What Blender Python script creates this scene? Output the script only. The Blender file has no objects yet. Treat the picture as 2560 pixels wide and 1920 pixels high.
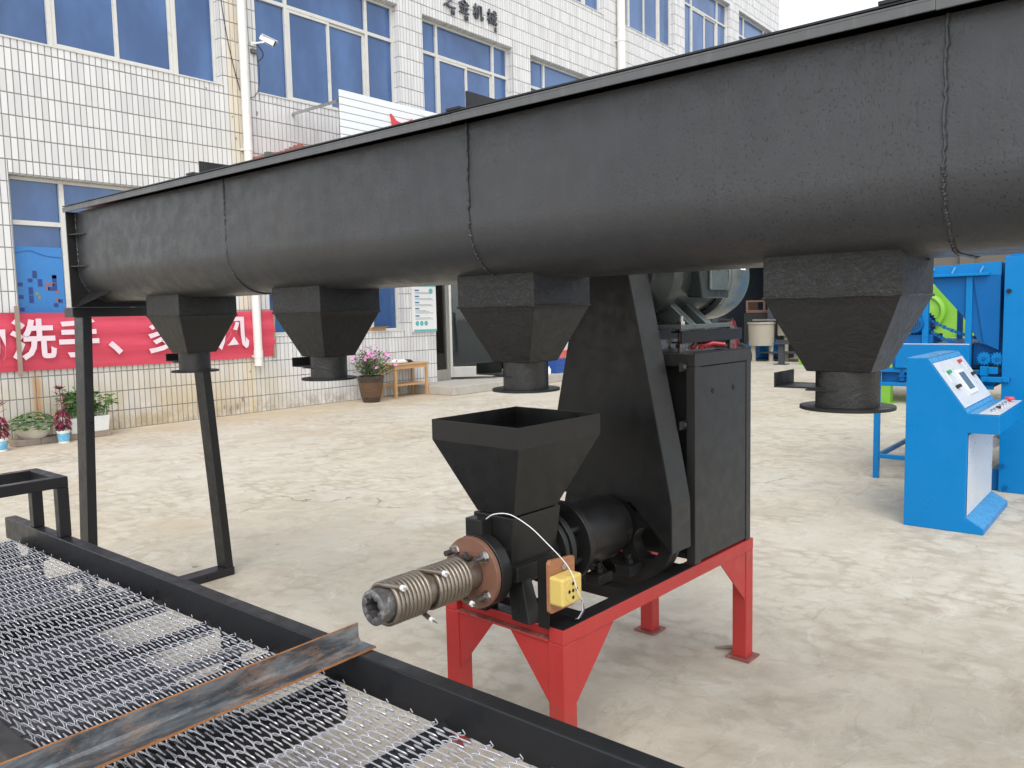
import bpy, bmesh, math, random
from mathutils import Vector, Matrix
random.seed(7)
S = bpy.context.scene
COL = S.collection
rad = math.radians

# ------------------------------------------------------------------ camera
YAW, PIT, ROL, FPX, EYE = rad(39.64), rad(5.05), rad(1.264), 2007.75, 1.4
def cam_matrix():
    cy, sy, cp, sp, cr, sr = math.cos(YAW), math.sin(YAW), math.cos(PIT), math.sin(PIT), math.cos(ROL), math.sin(ROL)
    P = Matrix(((1, 0, 0), (0, cp, -sp), (0, sp, cp)))
    R = Matrix(((cr, sr, 0), (-sr, cr, 0), (0, 0, 1)))
    M = R @ P
    B = Matrix((M @ Vector((sy, 0, cy)), M @ Vector((-cy, 0, sy)), M @ Vector((0, -1, 0))))   # rows: world axes in camera space
    r, u, f = B @ Vector((1, 0, 0)), B @ Vector((0, -1, 0)), B @ Vector((0, 0, 1))
    return Matrix(((r.x, u.x, -f.x, 0), (r.y, u.y, -f.y, 0), (r.z, u.z, -f.z, EYE), (0, 0, 0, 1)))
cd = bpy.data.cameras.new('camera'); cam = bpy.data.objects.new('camera', cd); COL.objects.link(cam)
cd.sensor_width = 36; cd.lens = 36 * FPX / 2560; cd.clip_start = .02; cd.clip_end = 600
cam.matrix_world = cam_matrix(); S.camera = cam

# ------------------------------------------------------------------ light
SUN_EL, SUN_AZ = rad(52), rad(218)          # azimuth of the sun measured from +X, counter-clockwise
w = bpy.data.worlds.new('World'); S.world = w; w.use_nodes = True
nt = w.node_tree; nt.nodes.clear()
sky = nt.nodes.new('ShaderNodeTexSky'); sky.sky_type = 'NISHITA'; sky.sun_disc = False
sky.sun_elevation = SUN_EL; sky.sun_rotation = rad(90) - SUN_AZ
sky.air_density = 1.0; sky.dust_density = 1.0; sky.ozone_density = 1.0
hs = nt.nodes.new('ShaderNodeHueSaturation'); hs.inputs['Saturation'].default_value = .22
bg = nt.nodes.new('ShaderNodeBackground'); bg.inputs[1].default_value = .15
wo = nt.nodes.new('ShaderNodeOutputWorld')
nt.links.new(sky.outputs[0], hs.inputs['Color']); nt.links.new(hs.outputs[0], bg.inputs[0]); nt.links.new(bg.outputs[0], wo.inputs[0])
sl = bpy.data.lights.new('sun', 'SUN'); sl.energy = .75; sl.angle = rad(40); sl.color = (1, .965, .91)
so = bpy.data.objects.new('sun', sl); COL.objects.link(so)
sd = Vector((math.cos(SUN_EL) * math.cos(SUN_AZ), math.cos(SUN_EL) * math.sin(SUN_AZ), math.sin(SUN_EL)))
so.rotation_euler = sd.to_track_quat('Z', 'Y').to_euler()
S.view_settings.view_transform = 'Standard'; S.view_settings.look = 'None'
S.view_settings.exposure = 0.98; S.view_settings.gamma = 1; S.view_settings.use_curve_mapping = False
S.cycles.max_bounces = 8

# ------------------------------------------------------------------ materials
class NT:
    def __init__(s, name):
        s.m = bpy.data.materials.new(name); s.m.use_nodes = True; s.t = s.m.node_tree; s.n = s.t.nodes
        s.b = s.n['Principled BSDF']; s.out = s.n['Material Output']
    def new(s, t, **k):
        o = s.n.new(t)
        for a, v in k.items():
            if hasattr(o, a): setattr(o, a, v)
        return o
    def link(s, a, b): s.t.links.new(a, b)
    def pos(s, scale=(1, 1, 1), obj=False):
        if obj: src = s.new('ShaderNodeTexCoord').outputs['Object']
        else: src = s.new('ShaderNodeNewGeometry').outputs['Position']
        mp = s.new('ShaderNodeMapping'); mp.inputs['Scale'].default_value = scale
        s.link(src, mp.inputs[0]); return mp.outputs[0]
    def noise(s, vec, scale, detail=4, rough=.55, dist=0):
        o = s.new('ShaderNodeTexNoise'); o.inputs['Scale'].default_value = scale; o.inputs['Detail'].default_value = detail
        o.inputs['Roughness'].default_value = rough; o.inputs['Distortion'].default_value = dist; s.link(vec, o.inputs['Vector']); return o.outputs['Fac']
    def vor(s, vec, scale, feature='F1'):
        o = s.new('ShaderNodeTexVoronoi', feature=feature); o.inputs['Scale'].default_value = scale; s.link(vec, o.inputs['Vector']); return o.outputs['Distance']
    def ramp(s, fac, stops):
        o = s.new('ShaderNodeValToRGB'); e = o.color_ramp.elements
        while len(e) < len(stops): e.new(.5)
        for i, (p, c) in enumerate(stops):
            e[i].position = p; e[i].color = (c, c, c, 1) if not hasattr(c, '__len__') else (*c, 1)
        s.link(fac, o.inputs[0]); return o.outputs[0]
    def mr(s, fac, a, b, c=0, d=1):
        o = s.new('ShaderNodeMapRange'); o.interpolation_type = 'SMOOTHSTEP'
        for i, v in enumerate((a, b, c, d)): o.inputs[i + 1].default_value = v
        s.link(fac, o.inputs[0]); return o.outputs[0]
    def mix(s, fac, a, b, mode='MIX'):
        o = s.new('ShaderNodeMix', data_type='RGBA', blend_type=mode)
        for idx, v in ((0, fac), (6, a), (7, b)):
            if isinstance(v, (int, float)): o.inputs[idx].default_value = v
            elif isinstance(v, tuple): o.inputs[idx].default_value = (*v, 1)
            else: s.link(v, o.inputs[idx])
        return o.outputs[2]
    def math(s, op, a, b=0.0):
        o = s.new('ShaderNodeMath', operation=op)
        for i, v in enumerate((a, b)):
            if isinstance(v, (int, float)): o.inputs[i].default_value = v
            else: s.link(v, o.inputs[i])
        return o.outputs[0]
    def set(s, col=None, rough=None, metal=None, spec=None, bump=None, bs=.2, bd=.01):
        def put(n, v):
            if v is None: return
            if isinstance(v, tuple): s.b.inputs[n].default_value = (*v, 1)
            elif isinstance(v, (int, float)): s.b.inputs[n].default_value = v
            else: s.link(v, s.b.inputs[n])
        put('Base Color', col); put('Roughness', rough); put('Metallic', metal); put('Specular IOR Level', spec)
        if bump is not None:
            o = s.new('ShaderNodeBump'); o.inputs['Strength'].default_value = bs; o.inputs['Distance'].default_value = bd
            s.link(bump, o.inputs['Height']); s.link(o.outputs[0], s.b.inputs['Normal'])
        return s.m
def mul(c, k): return tuple(min(1, x * k) for x in c)
def paint(name, col, rough=.45, var=.18, scale=3, bscale=90, bs=.06, metal=0, spec=.5, dirt=None, dirt_amt=.5, streak=(1, 1, 1), obj=False):
    n = NT(name); p = n.pos(streak, obj); p1 = n.pos((1, 1, 1), obj)
    a = n.noise(p, scale, 5); c = n.mix(a, mul(col, 1 - var), mul(col, 1 + var))
    if dirt:
        d = n.mr(n.noise(p, scale * 1.7, 8, .7), .52, .72); c = n.mix(n.math('MULTIPLY', d, dirt_amt), c, dirt)
    r = n.mr(n.noise(p1, scale * 4, 4), .3, .7, max(.02, rough - .08), min(1, rough + .1))
    h = n.math('ADD', n.noise(p1, bscale, 3), n.math('MULTIPLY', n.noise(p1, bscale / 8, 3), 2.0))
    return n.set(c, r, metal, spec, h, bs, .004)
M = {}
def black(name, col, rough, bs, bscale=110, streaks=True, pit=False):
    n = NT(name); p = n.pos(); ps = n.pos((6, 6, .7))
    a = n.noise(p, 2.5, 6); c = n.mix(a, mul(col, .8), mul(col, 1.2))
    st = n.mr(n.noise(ps, 8, 6, .65), .5, .75); c = n.mix(n.math('MULTIPLY', st, .35 if streaks else .12), c, mul(col, 1.7))
    dust = n.mr(n.noise(p, 14, 8, .75), .58, .8); c = n.mix(n.math('MULTIPLY', dust, .12), c, (.13, .115, .10))
    h = n.noise(p, bscale, 3)
    if pit:
        pm = n.mr(n.noise(p, 2.3, 4), .40, .58); v = n.mr(n.noise(n.pos((1, 1, .6)), 210, 2, .5), .59, .69)
        pv = n.math('MULTIPLY', v, pm); c = n.mix(n.math('MULTIPLY', pv, .7), c, mul(col, .25))
        lg = n.mr(n.noise(n.pos((1, 1, .10)), 60, 4, .6), .60, .72); lg = n.math('MULTIPLY', lg, n.mr(n.noise(p, 1.7, 3), .45, .62))
        c = n.mix(n.math('MULTIPLY', lg, .4), c, mul(col, .5)); bl = n.mr(n.noise(n.pos((1, 1, .5)), 1.6, 5, .6), .35, .7); c = n.mix(n.math('MULTIPLY', bl, .30), c, mul((.058, .050, .046), 1))
        h = n.math('SUBTRACT', h, n.math('MULTIPLY', pv, 2.2)); h = n.math('SUBTRACT', h, n.math('MULTIPLY', lg, .9))
        h = n.math('ADD', h, n.math('MULTIPLY', n.noise(p, 7, 4), 3.0))
    r = n.mr(n.noise(p, 18, 4), .3, .7, rough - .07, rough + .1)
    return n.set(c, r, 0, .5 if pit else .38, h, bs, .004)
M['trough'] = black('black_trough_paint', (.034, .0362, .0405), .40, .20, 130, True, True)
M['black'] = black('black_paint', (.0125, .0122, .0120), .34, .05)
M['blackflat'] = black('dull_black_paint', (.0115, .0112, .011), .48, .10)
M['beam'] = black('black_beam_paint', (.016, .0165, .0185), .34, .02, 140, False)
def chute_mat():
    n = NT('brushed_black_paint'); p = n.pos(); pd = n.pos((1, 1, 1.6))
    z = n.new('ShaderNodeSeparateXYZ'); n.link(n.new('ShaderNodeNewGeometry').outputs['Position'], z.inputs[0])
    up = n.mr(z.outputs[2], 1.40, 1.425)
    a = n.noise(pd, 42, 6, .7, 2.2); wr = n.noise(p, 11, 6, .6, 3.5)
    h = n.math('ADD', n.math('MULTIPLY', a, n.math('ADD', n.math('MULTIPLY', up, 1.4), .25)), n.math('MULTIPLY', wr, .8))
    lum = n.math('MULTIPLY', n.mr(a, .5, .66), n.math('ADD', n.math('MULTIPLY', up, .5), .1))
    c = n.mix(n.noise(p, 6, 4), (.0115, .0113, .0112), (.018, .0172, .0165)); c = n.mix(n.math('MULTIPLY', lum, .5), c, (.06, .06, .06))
    return n.set(c, n.mr(wr, .3, .7, .34, .5), 0, .5, h, .55, .006)
M['chute'] = chute_mat()
M['lip'] = black('dusty_skylit_lip', (.10, .102, .105), .45, .15, 60, True)  # dust grey, with skylight on the lip also put into the colour
M['weld'] = paint('weld_bead', (.075, .072, .07), .4, .5, 60, 200, .5, .3)
M['red'] = paint('red_paint', (.46, .035, .032), .45, .14, 4, 120, .05, dirt=(.22, .07, .055), dirt_amt=.55)
M['redstain'] = paint('scuffed_red_primer', (.25, .075, .06), .6, .35, 12, 60, .1, dirt=(.34, .26, .21), dirt_amt=.8)
M['blue'] = paint('blue_paint', (.0015, .185, .48), .34, .05, 2, 100, 0, spec=.25)
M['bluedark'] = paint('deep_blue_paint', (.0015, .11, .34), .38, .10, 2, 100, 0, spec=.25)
M['bluelight'] = paint('pale_blue_film', (.085, .30, .55), .3, .10, 6, 60, 0)
M['green'] = paint('lime_green_paint', (.18, .42, .035), .4, .15, 3, 90, .05)
M['whitepaint'] = paint('white_paint', (.62, .63, .635), .35, .05, 4, 100, 0)
M['panelwhite'] = paint('white_sheet', (.74, .77, .79), .4, .05, 3, 100, .02, dirt=(.5, .5, .48), dirt_amt=.25)
M['frame'] = paint('white_window_frame', (.62, .61, .57), .45, .10, 4, 60, .03, dirt=(.33, .29, .22), dirt_amt=.4)
M['pvc'] = paint('white_pipe', (.74, .73, .69), .35, .05, 2, 60, .02, dirt=(.55, .5, .38), dirt_amt=.3)
M['steel'] = paint('galvanised_steel', (.55, .55, .56), .32, .15, 20, 120, .05, metal=1)
M['wire'] = paint('zinc_wire', (.56, .56, .60), .32, .14, 60, 200, .02, metal=.5)
M['nut'] = paint('zinc_nut', (.50, .49, .47), .3, .25, 40, 200, .05, metal=1)
M['stud'] = paint('dark_stud', (.16, .15, .15), .4, .25, 80, 200, .2, metal=.9)
M['ceramic'] = paint('ceramic_white', (.8, .79, .77), .3, .03, 10, 80, 0)
M['stainless'] = paint('brushed_stainless', (.50, .49, .46), .38, .12, 10, 90, .03, metal=.9, streak=(1, 1, .1))
M['coil'] = paint('heater_coil', (.275, .235, .19), .40, .35, 14, 120, .06, metal=.8, dirt=(.14, .11, .08), dirt_amt=.5)
M['sleeve'] = paint('heat_stained_tube', (.26, .22, .185), .42, .35, 16, 120, .1, metal=.8, dirt=(.30, .17, .09), dirt_amt=.6)
M['castiron'] = paint('raw_cast_iron', (.18, .175, .175), .42, .45, 26, 60, .4, metal=.7, dirt=(.55, .54, .52), dirt_amt=.8)
M['copper'] = paint('rust_primer_flange', (.185, .088, .056), .55, .16, 9, 120, .08, dirt=(.34, .22, .16), dirt_amt=.3)
M['woodboard'] = paint('varnished_plywood', (.34, .15, .07), .5, .3, 16, 120, .12, streak=(1, 1, 6))
M['wood'] = paint('pale_wood', (.50, .30, .14), .55, .2, 10, 100, .1, streak=(1, 1, .3))
M['batten'] = paint('weathered_batten', (.30, .23, .18), .7, .2, 8, 80, .1)
M['yellow'] = paint('yellow_plastic', (.66, .49, .14), .38, .05, 6, 100, .02)
M['tray'] = paint('dull_grey_tray', (.075, .073, .085), .5, .2, 4, 90, .05)
M['dark'] = paint('dark_void', (.008, .008, .009), .7, .1)
M['motor'] = paint('motor_grey_green', (.038, .048, .046), .30, .10, 3, 80, .0, metal=.25)
M['motorplate'] = paint('motor_silver', (.17, .195, .19), .30, .10, 3, 80, .0, metal=.6)
M['cab'] = black('cabinet_powder_coat', (.034, .034, .033), .46, .05, 220, False)
M['guard'] = black('guard_paint', (.0115, .0112, .011), .40, .02, 60, False)
M['concrete'] = paint('step_concrete', (.44, .41, .36), .85, .2, 4, 40, .3, dirt=(.22, .21, .19), dirt_amt=.6)
M['brick'] = paint('old_block', (.30, .24, .20), .85, .3, 14, 60, .4, dirt=(.42, .36, .3), dirt_amt=.5)
M['foam'] = paint('foam_box', (.72, .73, .70), .75, .06, 10, 60, .2, dirt=(.4, .38, .33), dirt_amt=.3)
M['plaster'] = paint('cream_ceramic', (.62, .60, .52), .4, .06, 6, 60, .05)
M['pot'] = paint('brown_glazed_pot', (.05, .035, .028), .3, .3, 20, 60, .15)
M['potrelief'] = paint('carved_relief', (.10, .055, .03), .45, .7, 45, 60, 1.0, dirt=(.28, .18, .10), dirt_amt=.9)
M['bucketblue'] = paint('bucket_print_blue', (.14, .42, .62), .4, .5, 22, 60, 0, dirt=(.7, .75, .75), dirt_amt=.7)
M['soil'] = paint('potting_soil', (.06, .045, .03), .95, .4, 40, 60, .5)
def leafmat(name, c1, c2):
    n = NT(name); o = n.new('ShaderNodeNewGeometry'); c = n.mix(o.outputs['Random Per Island'], c1, c2)
    m = n.set(c, .45, 0, .4); n.b.inputs['Subsurface Weight'].default_value = 0; return m
M['leaf'] = leafmat('green_leaf', (.045, .11, .03), (.13, .25, .07))
M['leaf2'] = leafmat('pale_green_leaf', (.12, .21, .09), (.25, .36, .17))
M['leafred'] = leafmat('crimson_leaf', (.10, .012, .03), (.27, .04, .08))
M['petal'] = leafmat('pink_petal', (.62, .17, .42), (.75, .34, .58))
M['leafdk'] = leafmat('dark_leaf', (.05, .09, .035), (.16, .21, .10))
M['rail'] = paint('workshop_steel', (.05, .055, .065), .6, .2)
M['cream'] = paint('shaded_cream_paint', (.36, .33, .265), .5, .08)  # cream darkened so the shed's shade is part of the colour
M['greyshed'] = paint('grey_render', (.135, .125, .108), .9, .22, 1.2, 30, .2, streak=(1, 1, .3))
M['navy'] = paint('navy_sheet', (.030, .042, .062), .7, .2)
M['rustbox'] = paint('rusted_box', (.17, .10, .075), .7, .3, 6, 60, .2)
M['redplastic'] = paint('red_plastic', (.62, .06, .07), .35, .1)
M['redcloth'] = paint('coral_plastic', (.70, .16, .14), .4, .08)
M['blueplastic'] = paint('blue_crate_plastic', (.03, .09, .34), .4, .2, 20, 60, .1)
M['whiteplastic'] = paint('white_plastic', (.78, .78, .77), .35, .05)
M['maroon'] = paint('maroon_paint', (.16, .03, .04), .3, .1)
M['ochre'] = paint('ochre_paint', (.55, .36, .08), .45, .2)
M['rubber'] = paint('rubber', (.02, .02, .02), .75, .15)
M['cardboard'] = paint('cardboard', (.47, .31, .18), .8, .12)
M['graymetal'] = paint('grey_cctv', (.10, .11, .11), .5, .1)
M['lettering'] = paint('dark_sign_letter', (.07, .075, .09), .4, .1)
M['logored'] = paint('red_logo', (.60, .055, .07), .5, .15, 20, 60, .1)
M['awn'] = paint('red_brown_tile', (.33, .12, .09), .7, .25, 14, 60, .3)
M['hose'] = paint('pale_hose', (.58, .57, .54), .5, .1)

def m_angle():
    n = NT('mill_scale_angle'); p = n.pos((1, 3, 3)); q = n.pos()
    s = n.mix(n.mr(n.noise(p, 5, 7, .7, .6), .35, .68), (.085, .097, .11), (.36, .385, .40))
    r1 = n.mr(n.noise(n.pos((1, 2.2, 2.2)), 5.5, 9, .72, .5), .47, .66); r2 = n.noise(q, 38, 7, .7)
    rust = n.mix(r2, (.10, .050, .028), (.30, .15, .07))
    c = n.mix(n.math('MULTIPLY', r1, .72), s, rust); c = n.mix(n.mr(n.noise(q, 80, 4), .66, .72), c, (.45, .20, .06))
    return n.set(c, n.mr(r1, 0, 1, .34, .7), n.mr(r1, 0, 1, .6, .05), .5, n.noise(q, 70, 5), .2, .004)
M['angle'] = m_angle()
M['rust'] = paint('orange_rust', (.36, .145, .045), .85, .35, 22, 120, .3, dirt=(.16, .06, .025), dirt_amt=.7)

def m_glass():
    n = NT('blue_film_glass'); p = n.pos((1, 1, 1))
    b = n.mr(n.noise(n.pos((1.2, 1, .6)), 1.1, 4), .35, .65); c = n.mix(b, (.014, .060, .185), (.044, .118, .300))
    fr = n.new('ShaderNodeFresnel'); fr.inputs['IOR'].default_value = 1.7
    g = n.new('ShaderNodeBsdfGlossy'); g.inputs['Roughness'].default_value = .06; g.inputs['Color'].default_value = (.78, .86, 1, 1)
    ms = n.new('ShaderNodeMixShader'); n.set(c, .35, 0, .3)
    wob = n.new('ShaderNodeBump'); wob.inputs['Strength'].default_value = .06; wob.inputs['Distance'].default_value = .02
    n.link(n.noise(p, 1.3, 2), wob.inputs['Height']); n.link(wob.outputs[0], g.inputs['Normal'])
    n.link(fr.outputs[0], ms.inputs[0]); n.link(n.b.outputs[0], ms.inputs[1]); n.link(g.outputs[0], ms.inputs[2]); n.link(ms.outputs[0], n.out.inputs[0])
    return n.m
M['glass'] = m_glass()
def m_clear():
    n = NT('door_glass'); g = n.new('ShaderNodeBsdfGlossy'); g.inputs['Roughness'].default_value = .03
    t = n.new('ShaderNodeBsdfTransparent'); t.inputs[0].default_value = (.55, .63, .66, 1)
    fr = n.new('ShaderNodeFresnel'); fr.inputs['IOR'].default_value = 1.6; ms = n.new('ShaderNodeMixShader')
    n.link(fr.outputs[0], ms.inputs[0]); n.link(t.outputs[0], ms.inputs[1]); n.link(g.outputs[0], ms.inputs[2]); n.link(ms.outputs[0], n.out.inputs[0]); return n.m
M['clear'] = m_clear()

TP, RP, TX0, RZ0, FY = .0736, .2564, 3.708, .245, 10.6      # tile column and row pitch, one joint of each, facade plane
def m_tile():
    n = NT('white_glazed_tile'); p = n.pos()
    sn = n.new('ShaderNodeVectorMath', operation='SNAP'); off = n.new('ShaderNodeVectorMath', operation='ADD')
    off.inputs[1].default_value = (-(TX0 % TP) + TP, 0, RP - RZ0); n.link(p, off.inputs[0]); n.link(off.outputs[0], sn.inputs[0]); sn.inputs[1].default_value = (TP, 40, RP)
    wn = n.new('ShaderNodeTexWhiteNoise'); n.link(sn.outputs[0], wn.inputs[0]); rnd = wn.outputs[0]
    sep = n.new('ShaderNodeSeparateXYZ'); n.link(p, sep.inputs[0]); x, z = sep.outputs[0], sep.outputs[2]
    c = n.mix(rnd, (.61, .605, .605), (.72, .715, .71))
    big = n.noise(p, 1.1, 6, .65)
    # dirt splashed up from the yard, streaks beside the rain pipe, and one rust run: marks with shapes of their own
    low = n.math('MULTIPLY', n.mr(z, 1.25, .0), n.mr(x, 8.3, 6.0)); low = n.math('MULTIPLY', low, n.mr(big, .22, .55))
    c = n.mix(n.math('MULTIPLY', low, .92), c, (.52, .41, .24))
    foot = n.math('MULTIPLY', n.mr(z, .34, .02), n.mr(n.noise(p, 5, 6, .7), .40, .62)); c = n.mix(n.math('MULTIPLY', foot, .7), c, (.33, .26, .17))
    st = n.math('MULTIPLY', n.mr(x, 6.52, 6.68), n.mr(x, 6.80, 6.72)); stn = n.noise(n.pos((1.2, 1, .25)), 4, 5, .6)
    c = n.mix(n.math('MULTIPLY', n.math('MULTIPLY', st, n.mr(stn, .25, .6)), .62), c, (.64, .50, .27))
    st2 = n.math('MULTIPLY', n.mr(x, 4.6, 6.4), n.mr(x, 7.2, 6.7)); c = n.mix(n.math('MULTIPLY', n.math('MULTIPLY', st2, n.mr(big, .4, .7)), .22), c, (.66, .58, .40))
    wig = n.math('ADD', x, n.math('MULTIPLY', n.noise(n.pos((1, 1, 1)), 3, 2), .05))
    ru = n.math('MULTIPLY', n.mr(wig, 3.735, 3.80), n.mr(wig, 3.90, 3.83)); ru = n.math('MULTIPLY', ru, n.mr(z, .86, .7)); c = n.mix(n.math('MULTIPLY', ru, .75), c, (.50, .24, .07))
    band = n.mr(n.noise(n.pos((1.5, 1, .12)), 2.2, 5, .6), .55, .8); c = n.mix(n.math('MULTIPLY', band, .16), c, (.45, .42, .37))
    return n.set(c, n.mr(rnd, 0, 1, .25, .42), 0, .45, n.noise(p, 25, 3), .03, .004)
M['tile'] = m_tile()
M['grout'] = paint('grey_joint_mortar', (.26, .255, .24), .9, .25, 5, 60, .2)

def m_banner():
    n = NT('red_banner_cloth'); p = n.pos()
    c = n.mix(n.noise(n.pos((.6, 1, 5)), 2.5, 3), (.60, .045, .085), (.70, .085, .135))
    n.set(c, .42, 0, .45, n.noise(n.pos((.5, 1, 7)), 2.2, 4), .35, .03)
    t = n.new('ShaderNodeBsdfTransparent'); ms = n.new('ShaderNodeMixShader'); ms.inputs[0].default_value = .10; t.inputs[0].default_value = (1, .35, .4, 1)
    n.link(n.b.outputs[0], ms.inputs[1]); n.link(t.outputs[0], ms.inputs[2]); n.link(ms.outputs[0], n.out.inputs[0]); return n.m
M['banner'] = m_banner()
M['bannerletter'] = paint('banner_letter', (.76, .62, .67), .5, .06, 5, 60, .05)

def m_ground():
    n = NT('yard_concrete'); p = n.pos((1, 1, 0))
    d = n.new('ShaderNodeTexNoise'); d.inputs['Scale'].default_value = 2.2; d.inputs['Detail'].default_value = 4; n.link(p, d.inputs['Vector'])
    wv = n.new('ShaderNodeVectorMath', operation='SCALE'); wv.inputs['Scale'].default_value = .42; n.link(d.outputs['Color'], wv.inputs[0])
    pd = n.new('ShaderNodeVectorMath', operation='ADD'); n.link(p, pd.inputs[0]); n.link(wv.outputs[0], pd.inputs[1]); pd = pd.outputs[0]
    big = n.noise(p, .35, 6, .6); mid = n.noise(pd, 2.6, 8, .7); fine = n.noise(p, 55, 5, .7)
    c = n.mix(n.mr(big, .32, .68), (.575, .515, .41), (.59, .555, .47))
    c = n.mix(n.mr(mid, .40, .70), c, (.46, .41, .325))
    c = n.mix(n.math('MULTIPLY', n.mr(n.noise(pd, 6.5, 9, .74), .50, .66), .42), c, (.37, .325, .26))
    pale = n.mr(n.noise(pd, 1.3, 7, .65), .52, .70); c = n.mix(n.math('MULTIPLY', pale, .6), c, (.65, .615, .535))
    # sand washed into hollows
    sand = n.mr(n.noise(pd, .55, 6, .65), .54, .68); c = n.mix(n.math('MULTIPLY', sand, .55), c, (.47, .375, .25))
    soot = n.math('MULTIPLY', n.mr(n.noise(pd, .8, 9, .72), .60, .70), n.mr(n.noise(pd, 16, 6, .7), .45, .6)); c = n.mix(n.math('MULTIPLY', soot, .75), c, (.13, .125, .12))
    # flaking scale pattern
    sv_ = n.mix(.22, n.pos((1.3, .75, 0)), pd); f1 = n.new('ShaderNodeTexVoronoi', feature='SMOOTH_F1'); f1.inputs['Scale'].default_value = 10.5; f1.inputs['Smoothness'].default_value = .25; n.link(sv_, f1.inputs['Vector'])
    sm = n.mr(n.noise(p, .8, 6, .62), .40, .58); sm = n.math('MULTIPLY', sm, n.mr(n.noise(pd, 4, 5, .6), .38, .60)); scm = n.math('MULTIPLY', n.mr(f1.outputs['Distance'], .38, .66), sm)
    c = n.mix(n.math('MULTIPLY', scm, .60), c, (.375, .32, .245)); dome = n.math('MULTIPLY', n.mr(f1.outputs['Distance'], .34, .08), sm); c = n.mix(n.math('MULTIPLY', dome, .30), c, (.66, .63, .56))
    wear = n.mr(n.noise(n.pos((.5, 1.6, 0)), 5.5, 9, .75, 1.2), .55, .66); c = n.mix(n.math('MULTIPLY', wear, .42), c, (.37, .32, .24))
    halo = n.mr(n.noise(pd, 3.3, 8, .7, 1.0), .56, .64); c = n.mix(n.math('MULTIPLY', halo, .35), c, (.70, .67, .60))
    # cracks
    cr = n.math('SUBTRACT', 1.0, n.mr(n.vor(pd, .55, 'DISTANCE_TO_EDGE'), .0, .0045)); cm = n.mr(n.noise(p, .9, 4), .57, .66)
    cr = n.math('MULTIPLY', cr, cm); c = n.mix(n.math('MULTIPLY', cr, .7), c, (.16, .135, .10))
    sp = n.mr(fine, .58, .74); c = n.mix(n.math('MULTIPLY', sp, .32), c, (.26, .225, .175)); drip = n.mr(n.noise(p, 9, 2, .4), .755, .79); c = n.mix(n.math('MULTIPLY', drip, .55), c, (.12, .105, .085))
    # sand swept against the foot of the building
    sep = n.new('ShaderNodeSeparateXYZ'); n.link(p, sep.inputs[0])
    edge = n.math('MULTIPLY', n.mr(sep.outputs[1], 8.9, 10.4), n.mr(n.noise(pd, 1.7, 6), .3, .6)); c = n.mix(n.math('MULTIPLY', edge, .6), c, (.50, .39, .25))
    h = n.math('ADD', n.math('MULTIPLY', mid, 1.2), n.math('MULTIPLY', fine, .25)); h = n.math('SUBTRACT', h, n.math('MULTIPLY', cr, .8)); h = n.math('SUBTRACT', h, n.math('MULTIPLY', scm, .30))
    return n.set(c, .85, 0, .3, h, .45, .02)
M['ground'] = m_ground()

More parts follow.
